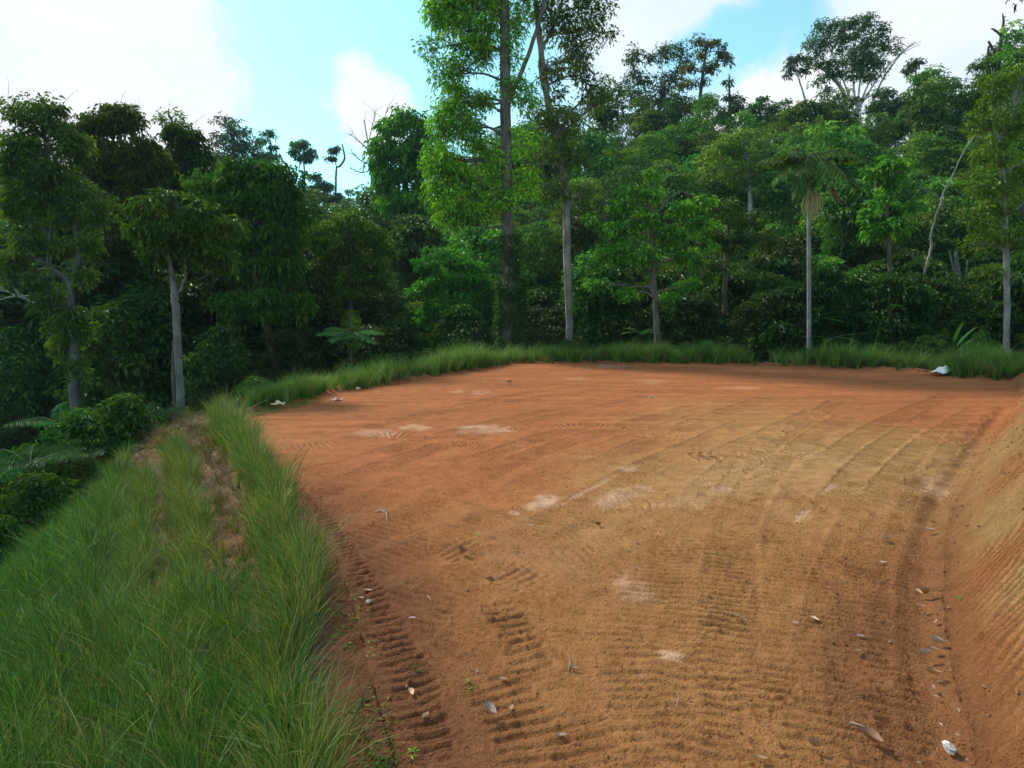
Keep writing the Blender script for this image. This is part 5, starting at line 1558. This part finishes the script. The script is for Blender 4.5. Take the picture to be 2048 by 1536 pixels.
# straw and short weeds between the rows
ok = (~ins) & (dl < 3.2) & (dl > np.where(y < 7, 1.0, 0.6)) & (dl <= df + .3) & (rng.random(len(x)) < 0.3) & (y > 2)
xy = np.stack([x, y], -1)[ok][:850]
grass('dry_straw', xy, 0.5, 1.0, [7, 8, 7, 8, 10, 9, 5], 'dry grey straw lying between the grass rows', 511, color=(.85, .68, .52))
# near the camera foot: sprawl at the bottom of the frame
ok = (~ins) & (dl < 3.0) & (dl > .55) & (y < 4.8 + 2.6 * (dl > 1.0)) & (y > 0.5) & (rng.random(len(x)) < 0.5)
xy = np.stack([x, y], -1)[ok][:640]
grass('near_grass', xy, 0.7, 1.05, [0, 1, 2, 3, 3, 6], 'sprawling green grass at the near foot of the slope', 512)
# the verge at the far edge of the pad
FL = np.sum(np.hypot(*np.diff(FAR, axis=0).T))
pp = []
for off, st in ((0.25, .10), (0.5, .11), (0.8, .12), (1.15, .14), (1.55, .17), (2.0, .2), (2.5, .25)):
    p, s = along(FAR, off, 0.2, FL - 3.5, st, rg, 0.12)
    nn = vnoise(p[:, 0] * .5, p[:, 1] * .5)
    pp.append(p[(nn > 0.30) & (rg.random(len(p)) < 0.35 + 1.2 * vnoise(p[:, 0] * 1.7, p[:, 1] * 1.7)) & ~((p[:, 0] > 15.2) & (off < .7))])
xy = np.concatenate(pp)
zs = np.where(xy[:, 0] > -3, 1.3, 1.0) * (0.45 + 0.95 * fbm(xy[:, 0] * 1.1, xy[:, 1] * 1.1, 3))
grass('verge_grass', xy, 0.75, 1.15, [0, 1, 2, 3, 4, 5, 4, 5], 'band of tall green grass along the far edge of the pad', 513, zs=zs, color=(1.05, 1.3, 1.0))
# right corner of the verge, shorter
x = rg.uniform(14, 30, 6000)
y = rg.uniform(26, 36, 6000)
ins2 = inside(x, y, PADPOLY)
d2 = seg_dist(x, y, FAR)[0]
d3 = seg_dist(x, y, RIGHT)[0]
ok = (~ins2) & (d2 < 3.2) & (d2 < d3 + 1.5)
grass('corner_grass', np.stack([x, y], -1)[ok][:500], 0.45, 0.9, [0, 2, 3, 9, 10], 'short bright grass patch at the far right corner of the pad', 514)

# ================================================================ low weeds and litter on the dirt
def weed_patch(name, pts, label, cat, seed, r=0.05, size=0.035, per=14, color=(1.2, 1.7, .9)):
    rg = np.random.default_rng(seed)
    p = np.asarray(pts, float)
    org = p.mean(0)
    g = Geo()
    leaves(g, p - org + np.array([0, 0, 0.02]), r, per, size, rg, 0.5, 0.1, 0.45, tone=(.3, .95), up=1.2)
    v, f = tube([(0, 0, -.02), (0, 0, .03)], .004, 4)
    g.add(v, f, .3)
    return link(name, g.mesh(name, M_LEAF), loc=org, label=label, cat=cat, color=color)


weed_patch('seedling', [P(940, 1376, .0)], 'small bright green seedling alone on the near dirt', 'weed', 1, .045, .04, 16)
weed_patch('seedling', [P(957, 1072, 0)], 'tiny green sprout on the middle of the dirt pad', 'weed', 2, .04, .035, 10)
weed_patch('seedling', [P(830, 1343, 0)], 'dull green sprout in the near track marks', 'weed', 3, .05, .035, 12, (.9, 1.1, .7))
weed_patch('seedling', [P(826, 1512, 0)], 'green sprout at the bottom edge beside the track', 'weed', 4, .035, .03, 12)
weed_patch('seedling', [P(1930, 1200, .1)], 'small green tuft low on the cut bank', 'weed', 5, .05, .035, 14, (.9, 1.2, .6))
rgw = np.random.default_rng(9)
wp = []
for _ in range(120):
    px, py = rgw.uniform(700, 770), rgw.uniform(1390, 1600)
    q = P(px + (py - 1390) * .12, py, 0)
    wp.append(q)
o = weed_patch('low_weeds', wp, None, None, 6, .08, .028, 8, (.6, .8, .5))
tag(o, 'low creeping weeds between the grass row and the tracks', kind='stuff')
wp = []
for _ in range(260):
    px = rgw.uniform(470, 640)
    py = np.interp(px, [470, 560, 640], [830, 812, 795]) + rgw.uniform(-2, 12)
    wp.append(P(px, py, 0))
for _ in range(120):
    px = rgw.uniform(372, 430)
    wp.append(P(px, 925 - (px - 372) * .35 + rgw.normal() * 7, -0.35))
wp = [np.array([q[0], q[1], hz(q[0], q[1])]) for q in wp]
o = weed_patch('creeping_weeds', wp, None, None, 7, .10, .045, 8, (.6, .85, .5))
tag(o, 'creeping green weeds at the left corner of the pad', kind='stuff')
wp = []
for _ in range(60):
    a_, b_ = rgw.uniform(0, 1), rgw.normal() * .1
    q = P(640 + 110 * a_, 1080 + 230 * a_, 0)
    wp.append(q + np.array([-.1 + b_, 0, 0]))
o = weed_patch('trackside_weeds', wp, None, None, 8, .06, .03, 9, (.9, 1.0, .8))
tag(o, 'scattered small weeds beside the deep track marks', kind='stuff')


def fallen_leaf_mesh(seed, L_, W_, curl, n=9):
    rg = np.random.default_rng(seed)
    t = np.linspace(0, 1, n)
    w = W_ / 2 * np.sin(math.pi * t ** 0.85) ** 0.8 + 0.001
    cx = L_ * (t - .5)
    cy = 0.12 * L_ * np.sin(t * 3 + rg.random() * 2)
    cz = curl * L_ * (0.10 + 0.28 * (2 * t - 1) ** 2) + .004
    rows_ = []
    for k in (-1, -.5, 0, .5, 1):
        rows_.append(np.stack([cx, cy + w * k, cz + abs(k) ** 1.6 * w * curl * 1.6 + rg.normal(0, .0012, n)], -1))
    V = np.stack(rows_, 1).reshape(-1, 3)
    i = (np.arange(n - 1)[:, None] * 5 + np.arange(4)[None]).ravel()[:, None]
    F = i + np.array([0, 1, 6, 5])
    g = Geo().add(V, F, np.repeat(0.5 + 0.3 * rg.random(n), 5))
    v, f = tube([(-L_ * .5, cy[0], cz[0]), (-L_ * .62, cy[0] + .004, cz[0] + .004), (-L_ * .72, cy[0] + .01, cz[0])], [.0022, .0016, .001], 4)
    g.add(v, f, 0.2)
    return g.mesh('fallen_leaf', M_DRY, True)


FLM = [fallen_leaf_mesh(i, .12, .055, [.5, 1.1, .3, .9, 1.4, .7][i]) for i in range(6)]
LEAVES = [  # px, py, length px, angle deg, variant, colour, label
    (980, 1437, 34, -35, 1, (1.15, 1.1, 1.25), 'large pale lilac curled dead leaf near the bottom centre'),
    (822, 1391, 22, -50, 0, (1.0, .8, .65), 'tan oval dead leaf lying in the lower left track'),
    (1023, 1420, 20, 80, 2, (1.15, 1.0, .7), 'narrow yellowish leaf standing right of the lilac one'),
    (824, 1240, 15, 10, 2, (1.1, 1.1, 1.3), 'small bluish-white leaf above the tan oval leaf'),
    (926, 1110, 20, -20, 4, (.35, .25, .22), 'dark brown curled leaf on the centre-left dirt'),
    (982, 1168, 20, -8, 3, (.5, .38, .3), 'brown rolled leaf below the dark curled one'),
    (1005, 1363, 12, 5, 0, (1.15, 1.05, .95), 'small round pale leaf left of the pressed bars'),
    (1147, 1341, 12, 0, 5, (1.1, 1.0, .9), 'small pale leaf near the vertical straw'),
    (1060, 1058, 12, 10, 4, (1.1, 1.1, 1.2), 'white curled scrap of leaf on the middle dirt'),
    (1197, 1054, 11, 30, 4, (.3, .2, .18), 'small dark leaf right of the white scrap'),
    (1415, 1012, 13, 5, 3, (1.2, 1.15, 1.1), 'whitish curled leaf on the tan ground right of centre'),
    (1738, 1492, 40, -55, 3, (.95, .72, .5), 'large tan dead leaf near the bottom right track'),
    (1522, 1524, 22, 15, 0, (1.1, .9, .7), 'rounded buff leaf at the bottom edge'),
    (1630, 1500, 24, 0, 4, (.6, .45, .35), 'brown rolled leaf left of the large tan leaf'),
    (1628, 1241, 16, -30, 2, (1.1, 1.05, .9), 'thin whitish leaf lying across the right tracks'),
    (1776, 1083, 16, 10, 3, (1.15, 1.05, .95), 'pale curled leaf right of the upper tracks'),
    (1766, 1128, 12, 0, 2, (1.1, 1.1, 1.3), 'bluish scrap of leaf below the pale curled one'),
    (1858, 1064, 18, 5, 0, (1.2, 1.1, 1.0), 'white leaf in the gutter under the bank'),
    (1838, 1190, 16, -40, 5, (1.1, .9, .8), 'pinkish leaf in the gutter beside a brown one'),
    (1852, 1193, 18, 30, 4, (.55, .4, .3), 'brown leaf in the gutter beside the pinkish one'),
    (1840, 1220, 15, 0, 3, (1.15, 1.05, 1.0), 'pale leaf in the gutter under the brown pair'),
    (1870, 1247, 13, 60, 0, (1.2, 1.15, 1.1), 'small white leaf upright in the gutter'),
    (1874, 1292, 20, -30, 1, (1.1, 1.1, 1.2), 'grey-white leaf heading the gutter cluster'),
    (1866, 1304, 18, 0, 0, (1.1, .95, .8), 'buff leaf in the gutter cluster middle'),
    (1852, 1318, 22, 12, 1, (1.2, 1.2, 1.25), 'bright white leaf in the gutter cluster bottom'),
    (1866, 1356, 24, -15, 3, (.8, .6, .45), 'brown leaf pair below the gutter cluster'),
    (1866, 1378, 14, 80, 2, (1.0, .85, .7), 'narrow leaf on edge low in the gutter'),
    (1848, 982, 14, 0, 0, (1.1, 1.0, .9), 'pale scrap at the upper gutter'),
    (1850, 1034, 12, 20, 3, (1.1, .9, .8), 'curled scrap above the white gutter leaf'),
    (1908, 925, 14, 10, 0, (1.2, 1.1, 1.0), 'whitish leaf where the gutter bends'),
    (1940, 905, 12, 20, 2, (1.1, 1.0, .9), 'small buff leaf at the bend of the gutter'),
    (735, 1185, 18, 5, 2, (1.2, 1.1, .9), 'pale strip of leaf on the deep track marks'),
    (722, 1200, 12, 0, 0, (.9, .9, .75), 'greyish leaf beside the track strip'),
    (733, 1390, 15, 20, 0, (1.0, .85, .75), 'buff leaf at the foot of the grass row'),
    (850, 1437, 13, 80, 5, (1.0, .85, .8), 'small tan leaf left of the lilac one'),
    (1020, 768, 13, 10, 3, (.8, .75, .6), 'leaf scrap near the far left of the pad'),
    (1125, 1476, 12, 10, 0, (1.1, 1.05, 1.0), 'tiny pale leaf right of centre at the bottom'),
    (1590, 1252, 10, 0, 5, (1.0, .9, .9), 'tiny leaf on the middle right tracks'),
    (1720, 1276, 14, 5, 2, (1.0, .95, 1.1), 'lilac-grey scrap between the right tracks'),
    (1716, 1310, 12, 5, 3, (1.1, 1.0, .9), 'pale scrap below the lilac-grey one'),
]
fl0 = {}
for px, py, lp, ang, vi, col, lab in LEAVES:
    q = P(px, py, 0)
    dist_ = math.hypot(math.hypot(q[0], q[1]), CAM_H)
    s = max(0.6, lp * dist_ / FPX / 0.115)
    o = link('fallen_leaf', FLM[vi], loc=(q[0], q[1], 0.012 if not hz(q[0], q[1]) > 0.01 else hz(q[0], q[1]) + .02), color=col, label=lab, cat='leaf', group='dead leaves scattered on the dirt')
    o.scale = (s, s, s)
    o.rotation_euler = (rgw.normal() * .1, rgw.normal() * .1, R(ang))

# twigs and straws on the pad
def straw(pts, w, label, seed, mat_=M_WOOD):
    p = np.array([P(a, b, 0) for a, b in pts]) + np.array([0, 0, .015])
    org = p[0].copy()
    s = smooth_line(p, 8)
    s[:, 2] += 0.012 * np.sin(np.linspace(0, 3, 8))
    v, f = tube(s - org, np.linspace(w, w * .5, 8), 5)
    link('dry_twig', Geo().add(v, f).mesh('dry_twig', mat_, True), loc=org, label=label, cat='twig', group='dry twigs on the dirt')


straw([(1137, 1345), (1140, 1325), (1138, 1312)], .004, 'short upright pale straw right of the pressed bars', 1)
straw([(1275, 1354), (1290, 1362)], .004, 'straight pale twig right of the small round leaves', 2)
straw([(1352, 1418), (1357, 1398), (1350, 1385)], .004, 'bent straw below the pale clay patch', 3)
straw([(855, 1195), (863, 1206)], .006, 'thick short pale twig above the bluish leaf', 4)
straw([(1815, 1002), (1826, 1012)], .006, 'short twig near the upper gutter', 5)
straw([(762, 1022), (772, 1030), (774, 1044)], .007, 'bent white stalk on the left of the pad', 6, M_ROCK)
straw([(752, 1026), (764, 1021), (776, 1024)], .008, 'forked white stalk head beside the bent one', 7, M_ROCK)
straw([(1700, 1448), (1722, 1458), (1732, 1462)], .006, 'brown twig above the large tan leaf', 8)
straw([(1450, 1225), (1480, 1238), (1500, 1246)], .004, 'thin dark twig across the middle right track', 9)
straw([(1200, 732), (1240, 734), (1275, 736)], .03, 'long pale stick at the far edge of the pad', 10)

# loose clods and crumbs
def clods(name, n, region, label, smin, smax, seed):
    rg = np.random.default_rng(seed)
    x, y = region(rg, n)
    z = height(x, y)
    rel, _ = tracks(x, y)
    ins_ = inside(x, y, PADPOLY)
    z = z + np.where(ins_, rel, 0)
    oc = np.array([[1, 0, 0], [-1, 0, 0], [0, 1, 0], [0, -1, 0], [0, 0, 1], [0, 0, -1.]])
    of = np.array([[0, 2, 4], [2, 1, 4], [1, 3, 4], [3, 0, 4], [2, 0, 5], [1, 2, 5], [3, 1, 5], [0, 3, 5]])
    s = smin + (smax - smin) * rg.random(len(x)) ** 3
    V = oc[None] * (s[:, None, None] * rg.uniform(.6, 1.2, (len(x), 6, 1))) * np.array([1, 1, .7])
    a = rg.uniform(0, 6.28, len(x))
    ca, sa = np.cos(a)[:, None], np.sin(a)[:, None]
    V = np.stack([V[..., 0] * ca - V[..., 1] * sa, V[..., 0] * sa + V[..., 1] * ca, V[..., 2]], -1)
    V = V + np.stack([x, y, z + s * .3], -1)[:, None]
    F = (np.arange(len(x))[:, None, None] * 6 + of[None]).reshape(-1, 3)
    link(name, Geo().add(V.reshape(-1, 3), F).mesh(name, M_CLOD), label=label, kind='stuff')


def reg_pad(rg, n):
    x, y = rg.uniform(-5, 12, n * 6), 3.5 + 12 * rg.random(n * 6) ** 1.6
    _, fr_ = tracks(x, y)
    ins_ = inside(x, y, PADPOLY)
    dr_ = seg_dist(x, y, RIGHT)[0]
    ok_ = ins_ & (rg.random(len(x)) < 0.10 + 0.6 * fr_ + 0.7 * np.exp(-dr_ / .35))
    return x[ok_][:n], y[ok_][:n]


def reg_bank(rg, n):
    x, y = rg.uniform(2.5, 20, n * 8), rg.uniform(2.5, 24, n * 8)
    dr_ = seg_dist(x, y, RIGHT)[0]
    ok_ = (~inside(x, y, PADPOLY)) & (dr_ < 3) & (rg.random(len(x)) < 0.25 + np.exp(-dr_ / .3)) & (seg_dist(x, y, FAR)[0] > dr_)
    return x[ok_][:n], y[ok_][:n]


clods('soil_clods', 7500, reg_pad, 'loose crumbs of soil on the pressed dirt', .003, .017, 71)
clods('bank_clods', 2600, reg_bank, 'loose crumbs of soil at the foot of the cut bank', .004, .03, 72)


# ---------------------------------------------------------------- rocks and scraps
def rock(px, py, w, label, mat_=M_ROCK, seed=1, flat=.6, name='rock', cat='rock', elong=1.0, color=None):
    rg = np.random.default_rng(seed)
    q = P(px, py, 0)
    z0 = hz(q[0], q[1])
    q = P(px, py, z0)
    r = w * np.linalg.norm(q - np.array([0, 0, CAM_H])) / FPX / 2
    n1, n2 = 8, 6
    V = []
    for i in range(n2 + 1):
        ph = math.pi * i / n2
        for j in range(n1):
            th = 2 * math.pi * j / n1
            k = r * (0.75 + 0.5 * rg.random())
            V.append((k * elong * math.sin(ph) * math.cos(th), k * math.sin(ph) * math.sin(th), k * flat * math.cos(ph) + r * flat * .4))
    F = [(i * n1 + j, (i + 1) * n1 + j, (i + 1) * n1 + (j + 1) % n1, i * n1 + (j + 1) % n1) for i in range(n2) for j in range(n1)]
    return link(name, Geo().add(V, F).mesh(name, mat_), loc=(q[0], q[1], z0), label=label, cat=cat)


rock(1985 - 86, 1500, 22, 'pale knobbly rock at the bottom of the gutter', seed=2, elong=.7)
rock(1893, 1489, 12, 'small white stone leaning on the knobbly rock', M_SHEET, seed=3)
rock(545, 998, 14, 'grey stone on the crest beside the grass row', seed=4)
rock(1938, 1053, 9, 'small dark purple stone on the cut bank', M_CLOD, seed=5)
rock(1300, 795, 6, 'tiny stone on the far dirt', seed=6)
rock(738, 1204, 12, 'rounded pale stone at the edge of the deep tracks', seed=8)

# crumpled pieces: a bent sheet with real folds
def crumple(px, py, wpx, hpx, label, name, cat, matl, seed, color=(1, 1, 1), zoff=0.05, amp=1.0):
    rg = np.random.default_rng(seed)
    q = P(px, py, 0)
    z0 = hz(q[0], q[1])
    q = P(px, py, z0 + zoff)
    dd = q[1]
    w = wpx * dd / FPX
    n = 12
    U, W_ = np.meshgrid(np.linspace(-.5, .5, n), np.linspace(-.5, .5, 7))
    h = hpx * dd / FPX
    zz = h * amp * (0.5 + 0.5 * np.cos(U * 9 + W_ * 3)) * (1 - W_ ** 2) + rg.normal(0, h * .12, U.shape)
    V = np.stack([U * w, W_ * w * .55 + .1 * w * np.sin(U * 5), zz], -1)
    edge = (np.abs(W_) > .4) | (np.abs(U) > .44)
    V[..., 2] = np.where(edge, V[..., 2] * .4, V[..., 2])
    V[..., :2] *= (0.85 + 0.3 * rg.random(U.shape))[..., None]
    V2 = V - np.array([0, 0, .012])
    i = (np.arange(6)[:, None] * n + np.arange(n - 1)[None]).ravel()[:, None]
    F = i + np.array([0, 1, n + 1, n])
    g = Geo().add(V.reshape(-1, 3), F, .9).add(V2.reshape(-1, 3), F[:, ::-1], .9)
    return link(name, g.mesh(name, matl, True), loc=(q[0], q[1], z0 + .02), label=label, cat=cat, color=color)


crumple(1886, 744, 50, 13, 'crumpled white sheet lying at the far right corner of the pad', 'crumpled_sheet', 'sheet', M_SHEET, 1)
crumple(673, 798, 22, 5, 'pinkish dry palm sheath on the left edge of the pad', 'dry_sheath', 'debris', M_DRY, 2, (1.2, .95, .8))
crumple(556, 806, 24, 8, 'tangle of pale dry roots at the left corner of the pad', 'dry_roots', 'debris', M_STRAW, 3, (1.5, 1.4, 1.2))
crumple(716, 775, 8, 3, 'small pale scrap beside the far left verge', 'dry_scrap', 'debris', M_DRY, 4, (1.2, 1.1, 1))

# broken leaf scraps caught in the gutter and strewn over the dirt
rgs = np.random.default_rng(88)
RL = np.sum(np.hypot(*np.diff(RIGHT, axis=0).T))
pg, _s = along(RIGHT, -0.12, 3.0, RL - 12, 0.10, rgs, 0.13)
pg = pg[inside(pg[:, 0], pg[:, 1], PADPOLY)]
pg2 = np.column_stack([rgs.uniform(-4, 9, 500), rgs.uniform(4, 15, 500)])
pg2 = pg2[inside(pg2[:, 0], pg2[:, 1], PADPOLY)][:170]
pl, _s = along(LEFT, -0.15, 14, 26, 0.12, rgs, 0.12)
pl = pl[inside(pl[:, 0], pl[:, 1], PADPOLY)]
pa = np.concatenate([pg, pg2, pl])
g = Geo()
leaves(g, np.column_stack([pa, np.full(len(pa), 0.006)]), 0.02, 1, 0.035, rgs, 0.5, 0.05, 0.1, tone=(0, .65), up=2.5, curl=.2)
link('leaf_litter', g.mesh('leaf_litter', M_DRY), label='small broken dead leaf scraps along the gutter and tracks', kind='stuff')

# ---------------------------------------------------------------- thin humid air over the whole place
hb = np.array([[x, y, z] for z in (-13.0, 52.0) for y in (-700.0, 900.0) for x in (-800.0, 800.0)])
hf = np.array([[0, 2, 3, 1], [4, 5, 7, 6], [0, 1, 5, 4], [2, 6, 7, 3], [0, 4, 6, 2], [1, 3, 7, 5]])
hm, ht = mat('humid_air')
pv = N(ht, 'ShaderNodeVolumePrincipled')
pv.inputs['Color'].default_value = (0.62, 0.82, 1.0, 1)
pv.inputs['Density'].default_value = 0.0002
pv.inputs['Anisotropy'].default_value = 0.2
L(ht, pv.outputs[0], N(ht, 'ShaderNodeOutputMaterial').inputs['Volume'])
link('haze', Geo().add(hb, hf).mesh('haze', hm), label='thin bluish humid air', kind='stuff')
